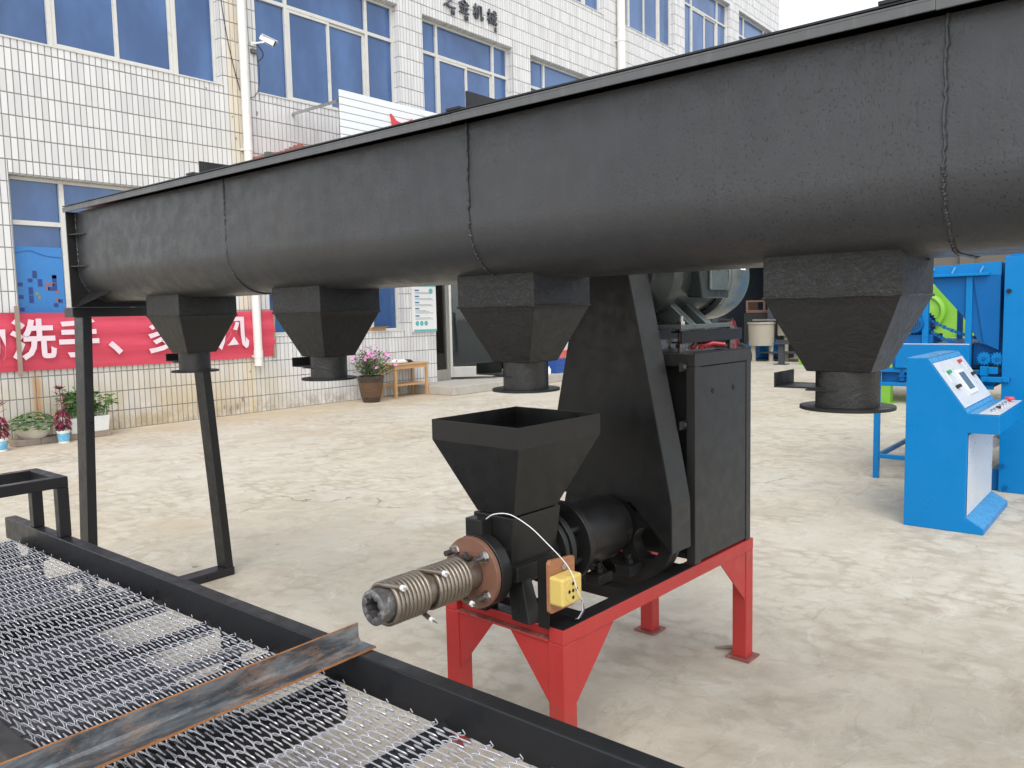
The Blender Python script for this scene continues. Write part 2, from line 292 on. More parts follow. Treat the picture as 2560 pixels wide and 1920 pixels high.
# ------------------------------------------------------------------ mesh building
class MB:
    def __init__(s): s.v = []; s.f = []
    def box(s, x0, x1, y0, y1, z0, z1, mx=None):
        p = [(x0, y0, z0), (x1, y0, z0), (x1, y1, z0), (x0, y1, z0), (x0, y0, z1), (x1, y0, z1), (x1, y1, z1), (x0, y1, z1)]
        if mx: p = [tuple(mx @ Vector(q)) for q in p]
        b = len(s.v); s.v += p
        s.f += [tuple(b + i for i in q) for q in ((0, 3, 2, 1), (4, 5, 6, 7), (0, 1, 5, 4), (1, 2, 6, 5), (2, 3, 7, 6), (3, 0, 4, 7))]; return s
    def hexa(s, lo, hi):
        b = len(s.v); s.v += list(lo) + list(hi); k = len(lo)
        s.f += [tuple(range(b + k - 1, b - 1, -1)), tuple(range(b + k, b + 2 * k))] + [(b + i, b + (i + 1) % k, b + k + (i + 1) % k, b + k + i) for i in range(k)]; return s
    def prism(s, pts, a0, a1, ax):
        def mk(a): return [{'x': (a, p, q), 'y': (p, a, q), 'z': (p, q, a)}[ax] for p, q in pts]
        return s.hexa(mk(a0), mk(a1))
    def bar(s, p0, p1, wx, wy, up=(0, 0, 1)):
        p0, p1 = Vector(p0), Vector(p1); d = (p1 - p0).normalized(); u = Vector(up)
        if abs(d.dot(u)) > .98: u = Vector((0, 1, 0))
        a = d.cross(u).normalized(); c = a.cross(d).normalized()
        q = [a * wx / 2 * i + c * wy / 2 * j for i, j in ((-1, -1), (1, -1), (1, 1), (-1, 1))]
        return s.hexa([tuple(p0 + k) for k in q], [tuple(p1 + k) for k in q])
    def cyl(s, p0, p1, r0, r1=None, n=24, caps=True):
        r1 = r0 if r1 is None else r1; p0, p1 = Vector(p0), Vector(p1); d = (p1 - p0).normalized()
        u = Vector((0, 0, 1)) if abs(d.z) < .9 else Vector((1, 0, 0)); a = d.cross(u).normalized(); c = a.cross(d)
        b = len(s.v)
        for P, R in ((p0, r0), (p1, r1)): s.v += [tuple(P + a * R * math.cos(2 * math.pi * i / n) + c * R * math.sin(2 * math.pi * i / n)) for i in range(n)]
        s.f += [(b + i, b + (i + 1) % n, b + n + (i + 1) % n, b + n + i) for i in range(n)]
        if caps: s.f += [tuple(range(b + n - 1, b - 1, -1)), tuple(range(b + n, b + 2 * n))]
        return s
    def lathe(s, prof, org=(0, 0, 0), ax='z', n=32, closed=False):
        b = len(s.v); k = len(prof)
        for i in range(n):
            t = 2 * math.pi * i / n; c, q = math.cos(t), math.sin(t)
            for r, h in prof:
                v = {'z': (r * c, r * q, h), 'x': (h, r * c, r * q), 'y': (r * c, h, r * q)}[ax]; s.v.append((v[0] + org[0], v[1] + org[1], v[2] + org[2]))
        for i in range(n):
            for j in range(k if closed else k - 1):
                j2 = (j + 1) % k; i2 = (i + 1) % n
                s.f.append((b + i * k + j, b + i2 * k + j, b + i2 * k + j2, b + i * k + j2))
        return s
    def tube(s, pts, r, n=6, caps=True):
        pts = [Vector(p) for p in pts]; b = len(s.v); prev = None; k = len(pts)
        for i, p in enumerate(pts):
            d = (pts[min(i + 1, k - 1)] - pts[max(i - 1, 0)]).normalized()
            if prev is None:
                u = Vector((0, 0, 1)) if abs(d.z) < .9 else Vector((1, 0, 0)); a = d.cross(u).normalized()
            else: a = (prev - d * prev.dot(d)).normalized()
            prev = a; c = d.cross(a); R = r[i] if hasattr(r, '__len__') else r
            s.v += [tuple(p + a * R * math.cos(2 * math.pi * j / n) + c * R * math.sin(2 * math.pi * j / n)) for j in range(n)]
        for i in range(k - 1):
            for j in range(n): s.f.append((b + i * n + j, b + i * n + (j + 1) % n, b + (i + 1) * n + (j + 1) % n, b + (i + 1) * n + j))
        if caps: s.f += [tuple(range(b + n - 1, b - 1, -1)), tuple(range(b + (k - 1) * n, b + k * n))]
        return s
    def quad(s, *p): b = len(s.v); s.v += list(p); s.f.append(tuple(range(b, b + len(p)))); return s
    def mesh(s, name, mat, smooth=None, recalc=True):
        me = bpy.data.meshes.new(name); me.from_pydata(s.v, [], s.f)
        if recalc:
            bm = bmesh.new(); bm.from_mesh(me); bmesh.ops.recalc_face_normals(bm, faces=bm.faces); bm.to_mesh(me); bm.free()
        if mat: me.materials.append(M[mat] if isinstance(mat, str) else mat)
        if smooth:
            me.polygons.foreach_set('use_smooth', [True] * len(me.polygons)); me.set_sharp_from_angle(angle=rad(smooth))
        me.update(); return me
def ob(name, data, parent=None, label=None, cat=None, group=None, kind=None, loc=None, rz=0, bevel=0):
    o = bpy.data.objects.new(name, data); COL.objects.link(o)
    if loc is not None: o.location = loc
    if rz: o.rotation_euler.z = rz
    if parent is not None: o.parent = parent
    for k, v in (('label', label), ('category', cat), ('group', group), ('kind', kind)):
        if v: o[k] = v
    if bevel:
        b = o.modifiers.new('bevel', 'BEVEL'); b.width = bevel; b.segments = 2; b.limit_method = 'ANGLE'; b.angle_limit = rad(40); b.harden_normals = False
    return o
def P(name, mb, mat, parent=None, smooth=None, bevel=0, recalc=True, **k):
    return ob(name, mb.mesh(name, mat, smooth, recalc), parent, bevel=bevel, **k)
def thing(name, label, cat, loc=(0, 0, 0), rz=0, group=None): return ob(name, None, None, label, cat, group, None, loc, rz)
def copy(o, parent=None, loc=None, **k):
    c = o.copy(); COL.objects.link(c)
    if parent is not None: c.parent = parent
    if loc is not None: c.location = loc
    for a, v in k.items(): c[a] = v
    return c
def copy_tree(o, parent=None, loc=None, **k):
    c = copy(o, parent, loc, **k)
    for ch in list(o.children): copy_tree(ch, c)
    return c
def text_mesh(s, size, depth, mat, bold=0.0):
    cu = bpy.data.curves.new('text', 'FONT'); cu.body = s; cu.size = size; cu.extrude = depth; cu.offset = bold; cu.align_x = 'CENTER'; cu.align_y = 'CENTER'; cu.resolution_u = 3
    o = bpy.data.objects.new('text', cu); COL.objects.link(o); dg = bpy.context.evaluated_depsgraph_get()
    me = bpy.data.meshes.new_from_object(o.evaluated_get(dg)); bpy.data.objects.remove(o); me.materials.clear(); me.materials.append(M[mat]); return me
def boolean(o, cutter_mb):
    c = ob('cutter', cutter_mb.mesh('cutter', None)); c.parent = o.parent
    m = o.modifiers.new('cut', 'BOOLEAN'); m.object = c; m.solver = 'EXACT'
    bpy.context.view_layer.update(); dg = bpy.context.evaluated_depsgraph_get()
    me = bpy.data.meshes.new_from_object(o.evaluated_get(dg)); o.modifiers.clear(); o.data = me; bpy.data.objects.remove(c)

# ------------------------------------------------------------------ ground
g = MB().quad((-160, -160, 0), (220, -160, 0), (220, 220, 0), (-160, 220, 0)); P('ground', g, 'ground', kind='structure')

# ------------------------------------------------------------------ office building
XL, XR, ZT = 1.2, 27.15, 12.6
B = thing('office_building', 'white tiled three storey office building with blue windows', 'building', (XL, FY, 0))
B.location = (0, 0, 0)
# x0, x1, z0, z1, transom, mullions (inner), kind
F2, F3, F1 = (4.72, 6.75, 6.16), (8.285, 10.38, 9.76), (1.13, 3.165, 2.61)
def mull(x0, x1, side=.62): return [x0 + side, (x0 + x1) / 2, x1 - side]
OPEN = []
for (x0, x1, fl, side) in ((3.655, 6.50, F1, .62), (7.10, 9.83, F1, .62), (17.13, 19.9, F1, .62), (20.48, 23.34, F1, .62), (23.97, 26.77, F1, .62),
        (3.655, 6.50, F2, .62), (7.08, 9.92, F2, .62), (10.51, 13.04, F2, .47), (13.63, 16.46, F2, .62), (17.13, 19.9, F2, .62), (20.48, 23.34, F2, .62), (23.97, 26.77, F2, .62),
        (3.655, 6.50, F3, .62), (7.08, 9.92, F3, .62), (10.51, 13.04, F3, .47), (13.63, 16.46, F3, .62), (17.13, 19.9, F3, .62), (20.48, 23.34, F3, .62), (23.97, 26.77, F3, .62)):
    OPEN.append((x0, x1, fl[0], fl[1], fl[2], mull(x0, x1, side)))
DOOR = (10.62, 14.30, .16, 2.95)
HOLES = [o[:4] for o in OPEN] + [DOOR]
REC = .15                                           # depth of the reveals
xs = sorted({XL, XR} | {h[0] for h in HOLES} | {h[1] for h in HOLES}); zs = sorted({0, ZT} | {h[2] for h in HOLES} | {h[3] for h in HOLES})
mb = MB(); yw = FY + .009
for i in range(len(xs) - 1):
    for j in range(len(zs) - 1):
        cx, cz = (xs[i] + xs[i + 1]) / 2, (zs[j] + zs[j + 1]) / 2
        if any(h[0] < cx < h[1] and h[2] < cz < h[3] for h in HOLES): continue
        mb.quad((xs[i], yw, zs[j]), (xs[i + 1], yw, zs[j]), (xs[i + 1], yw, zs[j + 1]), (xs[i], yw, zs[j + 1]))
for (x0, x1, z0, z1) in HOLES:
    y1 = FY + .4
    mb.quad((x1, yw, z0), (x1, y1, z0), (x1, y1, z1), (x1, yw, z1)).quad((x0, y1, z0), (x0, yw, z0), (x0, yw, z1), (x0, y1, z1))
    mb.quad((x0, yw, z1), (x1, yw, z1), (x1, y1, z1), (x0, y1, z1)).quad((x0, y1, z0), (x1, y1, z0), (x1, yw, z0), (x0, yw, z0))
mb.quad((XR, yw, 0), (XR, FY + 12, 0), (XR, FY + 12, ZT), (XR, yw, ZT)).quad((XL, FY + 12, 0), (XL, yw, 0), (XL, yw, ZT), (XL, FY + 12, ZT)).quad((XL, yw, ZT), (XR, yw, ZT), (XR, FY + 12, ZT), (XL, FY + 12, ZT))
wall = P('wall', mb, 'grout', B, recalc=False)
# tiles: clip each cell round the openings
GAP = .0055
def minus(r, h):
    a0, a1, b0, b1 = r; x0, x1, z0, z1 = h
    if a1 <= x0 or a0 >= x1 or b1 <= z0 or b0 >= z1: return [r]
    out = []
    if a0 < x0: out.append((a0, x0, b0, b1)); a0 = x0
    if a1 > x1: out.append((x1, a1, b0, b1)); a1 = x1
    if b0 < z0: out.append((a0, a1, b0, z0))
    if b1 > z1: out.append((a0, a1, z1, b1))
    return out
def tile_geo(mb, x0, x1, z0, z1, y=FY):
    b = len(mb.v); e = .0022; d = .009; ty = random.uniform(-.0012, .0012); tz = random.uniform(-.0012, .0012)
    f = [(x0 + e, y + ty, z0 + e), (x1 - e, y - ty, z0 + e), (x1 - e, y - ty + tz, z1 - e), (x0 + e, y + ty + tz, z1 - e)]
    k = [(x0, y + d, z0), (x1, y + d, z0), (x1, y + d, z1), (x0, y + d, z1)]
    mb.v += f + k; mb.f += [(b, b + 1, b + 2, b + 3)] + [(b + (i + 1) % 4, b + i, b + 4 + i, b + 4 + (i + 1) % 4) for i in range(4)]
field = MB(); single = []
k0, k1 = int((XL - TX0) / TP) , int((XR - TX0) / TP) + 1
for k in range(k0, k1 + 1):
    a0, a1 = TX0 + k * TP, TX0 + (k + 1) * TP
    for j in range(-1, 49):
        b0, b1 = RZ0 + j * RP, RZ0 + (j + 1) * RP; r = [(max(a0, XL), min(a1, XR), max(b0, 0), min(b1, ZT))]
        for h in HOLES:
            r = [q for p in r for q in minus(p, h)]
        for (p0, p1, q0, q1) in r:
            if p1 - p0 < .016 or q1 - q0 < .02: continue
            R = (p0 + GAP, p1 - GAP, q0 + GAP, q1 - GAP)
            if (3.38 < a0 < 6.45 and 12 <= j <= 15) or (3.38 < a0 < 5.9 and -1 <= j <= 2): single.append(R)
            else: tile_geo(field, *R)
# tiled reveals (right jambs and soffits)
for (x0, x1, z0, z1) in HOLES[:-1]:
    z = z0
    while z < z1 - .02:
        zz = min(RZ0 + (math.floor((z - RZ0) / RP + 1e-6) + 1) * RP, z1)
        for yy in (FY + .012, FY + .012 + TP * .95):
            y2 = yy + TP * .95 - 2 * GAP; field.box(x1 - .007, x1 + .002, yy, y2, z + GAP, zz - GAP)
        z = zz
    x = x0
    while x < x1 - .02:
        xx = min(TX0 + (math.floor((x - TX0) / TP + 1e-6) + 1) * TP, x1 - .008)
        if xx - x > .015: field.box(x + GAP, xx - GAP, FY + .012, FY + REC - .004, z1 - .006, z1 + .002)
        x = max(xx, x + .01)
P('tile_field', field, 'tile', B, recalc=False, kind='stuff')
cache = {}
single.sort(key=lambda r: r[0]); extra = single[300:]; single = single[:300]
for (x0, x1, z0, z1) in single:
    key = (round(x1 - x0, 4), round(z1 - z0, 4))
    if key not in cache:
        t = MB(); tile_geo(t, 0, key[0], 0, key[1], 0); cache[key] = t.mesh('tile', 'tile', recalc=False)
    o = ob('tile', cache[key], B, loc=(x0, FY + random.uniform(-.0008, .0008), z0))
if extra:
    e2 = MB()
    for r in extra: tile_geo(e2, *r)
    P('tile_field', e2, 'tile', B, recalc=False, kind='stuff')
# chipped glaze patches
chips = MB()
for (cx, cz, rr) in ((6.23, 4.62, .03), (6.62, 4.30, .02), (6.66, 4.0, .035), (7.03, 4.42, .04), (6.55, .22, .06), (6.46, .12, .05), (6.35, .10, .05), (6.7, .62, .03), (6.25, .13, .04), (6.6, .5, .02), (7.35, 4.62, .015), (22.0, 9.6, .03), (6.7, 4.9, .018), (6.68, 5.4, .018)):
    pts = []
    for i in range(9):
        t = 2 * math.pi * i / 9; q = rr * random.uniform(.45, 1.0); pts.append((cx + q * .55 * math.cos(t), FY - .0045, cz + q * math.sin(t)))
    chips.quad(*pts)
P('chipped_glaze', chips, 'brick', B, kind='stuff')
# windows
def window(x0, x1, z0, z1, ztr, ml):
    yf = FY + REC; f = MB(); fw = .05
    def fr(a0, a1, b0, b1, d=0): f.box(a0, a1, yf - .02 - d, yf + .05, b0, b1)
    fr(x0 + .002, x0 + fw, z0 + .002, z1 - .008); fr(x1 - fw, x1 - .008, z0 + .002, z1 - .008)
    fr(x0 + fw, x1 - fw, z0 + .002, z0 + fw); fr(x0 + fw, x1 - fw, z1 - fw, z1 - .008)
    for m in (ml[0], ml[2]): fr(m - .028, m + .028, z0 + fw, z1 - fw, .006)
    segs = [x0 + fw, ml[0] - .028, ml[0] + .028, ml[2] - .028, ml[2] + .028, x1 - fw]
    for i in (0, 2, 4): fr(segs[i], segs[i + 1], ztr - .028, ztr + .028, .003)
    win = P('window', f, 'frame', B, bevel=.004)
    def pane(a0, a1, b0, b1, dy=.02, sash=False):
        if sash:
            s = MB(); e = .042; y0, y1 = yf + dy - .03, yf + dy + .004
            s.box(a0, a0 + e, y0, y1, b0, b1).box(a1 - e, a1, y0, y1, b0, b1).box(a0 + e, a1 - e, y0, y1, b0, b0 + e).box(a0 + e, a1 - e, y0, y1, b1 - e, b1)
            P('sash', s, 'frame', win); a0 += e; a1 -= e; b0 += e; b1 -= e
        P('pane', MB().box(a0, a1, yf + dy - .004, yf + dy + .004, b0, b1), 'glass', win)
    pane(segs[0], segs[1], z0 + fw, ztr - .028); pane(segs[4], segs[5], z0 + fw, ztr - .028)
    for i in (0, 2, 4): pane(segs[i], segs[i + 1], ztr + .028, z1 - fw)
    pane(segs[2] + .002, ml[1] + .03, z0 + fw + .002, ztr - .03, .012, True); pane(ml[1] - .02, segs[3] - .002, z0 + fw + .002, ztr - .03, .036, True)
    P('sill', MB().box(x0 - .003, x1 + .003, FY - .012, yf + .03, z0 - .006, z0 + .014), 'frame', win)
    return win
for o in OPEN: window(*o)
# printed film stuck on the lower pane of the first ground-floor window
fm = MB().box(3.712, 4.24, FY + REC - .004, FY + REC - .001, 1.45, 2.33); film = P('window_film', fm, paint('sky_blue_film', (.035, .20, .52), .3, .12, 3), B)
def sq(cols, mat):
    m = MB()
    for (x, z, a, b) in cols: m.box(x, x + a, FY + REC - .007, FY + REC - .0045, z, z + b)
    return P('mosaic_print', m, mat, film, kind='stuff')
random.seed(3)
sq([(3.72 + .055 * random.randrange(9), 1.50 + .05 * random.randrange(10), .05, .045 * random.choice((1, 1, 2))) for _ in range(14)], paint('print_navy', (.02, .05, .22), .4))
sq([(4.02 + .055 * i, 1.86 - .05 * j, .045, .04) for i, j in ((0, 0), (1, 0), (0, 1), (2, 2), (2, 4))], paint('print_orange', (.30, .12, .12), .4))
sq([(3.9, 1.74, .04, .04), (3.93, 1.69, .03, .04)], paint('print_olive', (.22, .24, .10), .4))
cur = MB().tube([(3.715 + .052 * i, FY + REC - .006, 2.24 + .05 * math.exp(-((i - 3) / 2.2) ** 2) - .008 * i * .4) for i in range(11)], .006, 5); P('swoosh_print', cur, paint('print_blue', (.03, .13, .36), .4), film)
# entrance: frames, sidelight, open leaf, dim lobby
dx0, dx1, dz0, dz1 = DOOR
fr = MB()
for a, b in ((dx0, dx0 + .06), (10.96, 11.05), (12.42, 12.52), (13.9, 13.98), (dx1 - .06, dx1)): fr.box(a, b, FY + .06, FY + .16, dz0, dz1)
fr.box(dx0 + .06, dx1 - .06, FY + .07, FY + .15, 2.3, 2.38).box(dx0 + .06, dx1 - .06, FY + .07, FY + .15, dz1 - .05, dz1).box(dx0 + .06, 10.96, FY + .07, FY + .15, dz0, dz0 + .2).box(12.52, 13.9, FY + .07, FY + .15, dz0, dz0 + .1)
ent = P('entrance', fr, 'stainless', B, bevel=.004)
P('pane', MB().box(dx0 + .06, 10.96, FY + .105, FY + .115, dz0 + .2, 2.3), 'clear', ent)
P('pane', MB().box(12.52, 13.9, FY + .105, FY + .115, dz0 + .1, 2.3), 'clear', ent)
P('pane', MB().box(dx0 + .06, dx1 - .06, FY + .105, FY + .115, 2.38, dz1 - .05), 'clear', ent)
lm = Matrix.Translation((11.05, FY + .1, 0)) @ Matrix.Rotation(rad(-42), 4, 'Z')
lf = MB(); L = .92
for a in ((0, .07, .2, 2.28), (L - .07, L, .2, 2.28), (.07, L - .07, 2.18, 2.28), (.07, L - .07, .2, .40)): lf.box(a[0], a[1], -.025, .025, a[2], a[3], lm)
leaf = P('door', lf, 'stainless', B, bevel=.004); P('pane', MB().box(.07, L - .07, -.006, .006, .40, 2.18, lm), 'clear', leaf)
hd = [tuple(lm @ Vector(q)) for q in ((L - .05, -.03, 1.55), (L - .05, -.10, 1.50), (L - .05, -.10, .62), (L - .05, -.03, .57))]
P('handle', MB().tube(hd, .022, 10), 'whiteplastic', leaf, smooth=40)
lob = MB(); y0, y1 = FY + .41, FY + 6
lob.quad((9.5, y0, .15), (15.5, y0, .15), (15.5, y1, .15), (9.5, y1, .15)).quad((9.5, y1, .15), (15.5, y1, .15), (15.5, y1, 3.2), (9.5, y1, 3.2)).quad((15.5, y0, .15), (15.5, y1, .15), (15.5, y1, 3.2), (15.5, y0, 3.2)).quad((9.5, y0, .15), (9.5, y1, .15), (9.5, y1, 3.2), (9.5, y0, 3.2)).quad((9.5, y0, 3.2), (15.5, y0, 3.2), (15.5, y1, 3.2), (9.5, y1, 3.2))
P('lobby_shell', lob, paint('lobby_plaster', (.66, .69, .71), .8), B, recalc=False)
# rain pipes
for (x, r, zb) in ((6.80, .062, .70), (17.02, .10, 3.4)):
    pm = MB().cyl((x, FY - r - .02, zb), (x, FY - r - .02, ZT), r, n=24)
    pipe = P('rain_pipe', pm, 'pvc', B, smooth=40)
    for z in (zb + .12, 3.83, 7.78, 10.3):
        if z > zb: P('pipe_socket', MB().cyl((x, FY - r - .02, z), (x, FY - r - .02, z + .11), r * 1.10, n=24).box(x - r * 1.3, x + r * 1.3, FY - .03, FY + .004, z + .01, z + .04), 'pvc', pipe, smooth=40)
# loose cable on the wall beside the pipe
P('wall_cable', MB().tube([(6.50 + .26 * (i / 12) ** 2.2, FY - .012, 6.6 - 1.9 * i / 12) for i in range(13)], .006, 5), 'rubber', B)
# raised sign letters
ws = thing('wall_sign', 'raised dark metal characters mounted high on tiled wall', 'sign', (11.9, FY, 7.1))
for ch, x, z, s in (('之', 11.20, 7.16, .34), ('金', 11.59, 7.14, .30), ('机', 11.99, 7.14, .30), ('械', 12.40, 7.145, .30), ('N', 11.28, 6.965, .12), ('N', 11.65, 6.955, .12), ('E', 12.50, 6.955, .12)):
    o = ob('character', text_mesh(ch, s, .018, 'lettering', .0012), ws, loc=(x - 11.9, -.03, z - 7.1)); o.rotation_euler.x = rad(90)
# entrance platform
st = MB().prism([(9.95, 9.54), (15.4, 9.54), (15.4, FY + .45), (9.95, FY + .45)], 0, .155, 'z'); P('entrance_step', st, 'concrete', kind='structure', bevel=.012)

# ------------------------------------------------------------------ facade fittings
def sgn():
    t = thing('billboard', 'white ribbed sheet billboard with red emblem held off the wall', 'billboard', (7.65, 9.46, 3.2))
    X0, X1, Z0, Z1, Y = 0, 6.2, 0, 1.475, 0
    pts = []; z = Z0; ribs = 14; hgt = (Z1 - Z0) / ribs
    for i in range(ribs):
        P('sheet_rib', MB().box(X0, X1, Y - .012, Y + .012, Z0 + i * hgt + .004, Z0 + (i + 1) * hgt - .004), 'panelwhite', t, bevel=.003)
    P('backing', MB().box(X0 + .02, X1 - .02, Y + .013, Y + .05, Z0 + .02, Z1 - .03), 'graymetal', t)
    for x in (.005, 2.5, 5.0):
        P('strut', MB().bar((x, .05, 1.315), (x, 1.135, 1.315), .035, .035), 'steel', t)
    lp = [(.955, 1.285), (1.0, 1.05), (1.15, .66), (1.29, 1.05), (1.40, 1.285), (1.30, 1.205), (1.18, 1.175), (1.06, 1.195)]
    P('emblem', MB().prism(lp, Y - .05, Y - .013, 'y'), 'logored', t)
    return t
sgn()
aw = thing('tiled_awning', 'small red brown tiled gable awning behind the rain pipe', 'awning', (7.2, FY, 3.78))
P('fascia', MB().prism([(-.34, -.15), (1.2, -.15), (1.2, -.02), (.35, .13), (-.34, -.03)], -.55, -.02, 'y'), 'awn', aw)
for i in range(20):
    x = -.34 + i * .075; zt = -.115 + .25 * (1 - abs(x - .12) / .50) if x < .62 else -.115
    P('roof_tile', MB().box(x + .004, x + .071, -.60, -.551, zt - .13, zt + .035), 'awn', aw)
lampb = P('lamp_box', MB().box(-.42, -.33, -.60, -.5, -.10, -.03), 'graymetal', aw)

sc = thing('security_camera', 'white bullet security camera on bracket beside the window', 'camera', (6.99, FY, 5.36)); sc.scale = (.66,) * 3
hm = Matrix.Translation((.30, -.16, .17)) @ Matrix.Rotation(rad(-38), 4, 'Z') @ Matrix.Rotation(rad(24), 4, 'Y')
P('housing', MB().hexa([tuple(hm @ Vector(q)) for q in ((-.16, -.055, -.05), (-.16, .055, -.05), (-.16, .055, .05), (-.16, -.055, .05))], [tuple(hm @ Vector(q)) for q in ((.17, -.07, -.065), (.17, .07, -.065), (.17, .07, .06), (.17, -.07, .06))]), 'whiteplastic', sc, bevel=.01)
P('hood', MB().box(-.14, .23, -.085, .085, .062, .075, hm), 'whiteplastic', sc, bevel=.004)
P('lens', MB().box(.171, .176, -.06, .06, -.055, .05, hm), 'dark', sc)
P('bracket', MB().bar((.0, -.01, .06), (.0, -.05, .06), .09, .09).bar((.0, -.05, .06), (.24, -.15, .13), .035, .035), 'whiteplastic', sc, bevel=.004)
P('junction_box', MB().box(-.04, .11, -.07, -.004, -.14, -.05), 'graymetal', sc, bevel=.006)
P('cable', MB().tube([(.10 + .16 * math.sin(i / 10 * 3.0), -.07 + .004 * i, .06 - .035 * i) for i in range(11)], .012, 6), 'rubber', sc)
P('cable', MB().tube([(.09, -.05, -.16), (.15, -.04, -.4), (.14, -.03, -.75), (.10, -.02, -.95), (.0, -.012, -1.08), (-.12, -.01, -1.12)], .007, 6), 'rubber', sc)

# red banner
random.seed(11)
bn = thing('banner', 'long red cloth banner with white characters tied along the wall', 'banner', (2.3, FY - .03, .83))
nx, nz, bx0, bx1, bz0, bz1 = 90, 16, 0, 4.82, 0.0, .69
cl = MB()
for j in range(nz + 1):
    for i in range(nx + 1):
        t = j / nz; x = bx0 + (bx1 - bx0) * i / nx
        cl.v.append((x, -.012 * math.sin(j * 1.15 + x * .6) * (.25 + .9 * t) - .006 * math.sin(x * 5 + j * .4) - .02 * math.sin(t * math.pi), bz0 + (bz1 - bz0) * t + .008 * math.sin(x * 1.3)))
for j in range(nz):
    for i in range(nx): a = j * (nx + 1) + i; cl.f.append((a, a + 1, a + nx + 2, a + nx + 1))
P('cloth', cl, 'banner', bn, smooth=60)
for ch, x in (('勤', 3.23), ('洗', 3.76), ('手', 4.28), ('、', 4.80), ('多', 5.38), ('通', 5.90), ('风', 6.40)):
    o = ob('character', text_mesh(ch, .50, .002, 'bannerletter', .012), bn, loc=(x - 2.3 + (.0 if ch != '、' else .07), -.062, .345)); o.rotation_euler.x = rad(90)
P('batten', MB().bar((1.30, -.07, .78), (1.29, -.07, -.05), .045, .025), 'batten', bn)
P('batten', MB().bar((4.83, -.01, .70), (4.80, -.01, -.03), .025, .025), 'batten', bn)

# notice poster by the door
nb = thing('notice_poster', 'tall pale health notice board hung beside the entrance door', 'poster', (10.3, FY - .03, 1.5))
P('board', MB().box(-.29, .29, -.02, .02, -.40, .44), 'whiteplastic', nb)
pr = MB(); hb = MB(); tb = MB(); random.seed(5)
z = .33
for blk in range(5):
    hb.box(-.24, -.14, -.023, -.0205, z, z + .025); z -= .03
    for l in range(2 if blk != 3 else 3): pr.box(-.24, random.uniform(.02, .22), -.0225, -.0205, z, z + .012); z -= .022
    z -= .035
for x in (-.2, -.09, .02): tb.cyl((x, -.0235, -.25), (x, -.0205, -.25), .045, n=16)
tb.cyl((.16, -.0235, .33), (.16, -.0205, .33), .05, n=16).box(-.285, .285, -.0228, -.0205, -.395, -.36).box(-.285, .285, -.0228, -.0205, .41, .437)
P('print_text', pr, paint('print_grey', (.40, .45, .45), .6), nb); P('print_heading', hb, paint('print_head', (.04, .17, .36), .6), nb); P('print_icon', tb, paint('print_teal', (.12, .42, .44), .6), nb)

# wooden table and what lies on it
tb = thing('side_table', 'small bare wooden side table beside the entrance step', 'table', (9.55, 10.36, 0))
P('table_top', MB().box(-.40, .40, -.22, .20, .555, .58), 'wood', tb, bevel=.004)
P('apron', MB().box(-.37, .37, -.20, -.18, .49, .555).box(-.37, .37, .16, .18, .49, .555).box(-.38, -.36, -.18, .16, .49, .555).box(.36, .38, -.18, .16, .49, .555), 'wood', tb)
P('stretcher', MB().box(-.35, .35, -.19, .17, .20, .225), 'wood', tb)
for x in (-.365, .365):
    for y in (-.19, .17): P('leg', MB().bar((x, y, 0), (x, y, .555), .045, .045), 'wood', tb, bevel=.003)
bagm = MB(); random.seed(2)
bg_ = thing('plastic_bag', 'crumpled white plastic bag lying on the wooden table', 'bag', (9.38, 10.3, .58))
bm = bmesh.new(); bmesh.ops.create_icosphere(bm, subdivisions=3, radius=.13)
for v in bm.verts: v.co = Vector((v.co.x * 1.3, v.co.y, max(-.0, v.co.z * .38 + .025))) * random.uniform(.85, 1.1); v.co.z = max(0, v.co.z)
me = bpy.data.meshes.new('sack'); bm.to_mesh(me); bm.free(); me.materials.append(M['whiteplastic']); ob('sack', me, bg_)
P('shoe', MB().hexa([(0, 0, 0), (.2, .03, 0), (.2, .10, 0), (0, .09, 0)], [(.02, .02, .03), (.14, .04, .05), (.14, .09, .05), (.02, .08, .06)]), 'rubber', loc=(9.58, 10.30, .58), label='black slipper lying on the wooden table', cat='slipper', bevel=.008)
P('cardboard_box', MB().box(0, .34, 0, .16, 0, .05).quad((0, 0, .05), (.34, 0, .05), (.36, -.10, .075), (-.02, -.10, .075)), 'cardboard', loc=(9.05, FY - .005, 1.145), label='flat cardboard box on the ground floor window sill', cat='box')

# ------------------------------------------------------------------ plants
def leaf(mb, p, d, l, wd, fold=.25, nrm=None):
    p, d = Vector(p), Vector(d).normalized(); u = nrm or Vector((random.uniform(-1, 1), random.uniform(-1, 1), 1.2))
    s = d.cross(u)
    if s.length < 1e-4: s = Vector((1, 0, 0))
    s.normalize(); n = s.cross(d)
    b = len(mb.v); mid = p + d * l * .5
    mb.v += [tuple(p), tuple(mid + s * wd / 2 + n * wd * fold), tuple(p + d * l), tuple(mid - s * wd / 2 + n * wd * fold), tuple(p + d * l * .5)]
    mb.f += [(b, b + 1, b + 2, b + 4), (b, b + 4, b + 2, b + 3)]
def rnd_dir(up=.3):
    t = random.uniform(0, 2 * math.pi); return Vector((math.cos(t), math.sin(t), random.uniform(up - .6, up + .6)))
random.seed(21)
fp = thing('flower_pot', 'pink flowering shrub in a carved dark brown pot', 'plant', (8.60, 10.12, 0))
P('pot', MB().lathe([(0, 0), (.135, 0), (.15, .05), (.155, .08), (.205, .34), (.215, .38), (.225, .43), (.20, .43), (.19, .36), (0, .36)], n=36), 'pot', fp, smooth=40)
P('carved_band', MB().lathe([(.158, .085), (.166, .10), (.201, .31), (.204, .325), (.197, .335), (.150, .085)], n=36), 'potrelief', fp, smooth=40)
P('soil', MB().cyl((0, 0, .37), (0, 0, .395), .188, n=24), 'soil', fp)
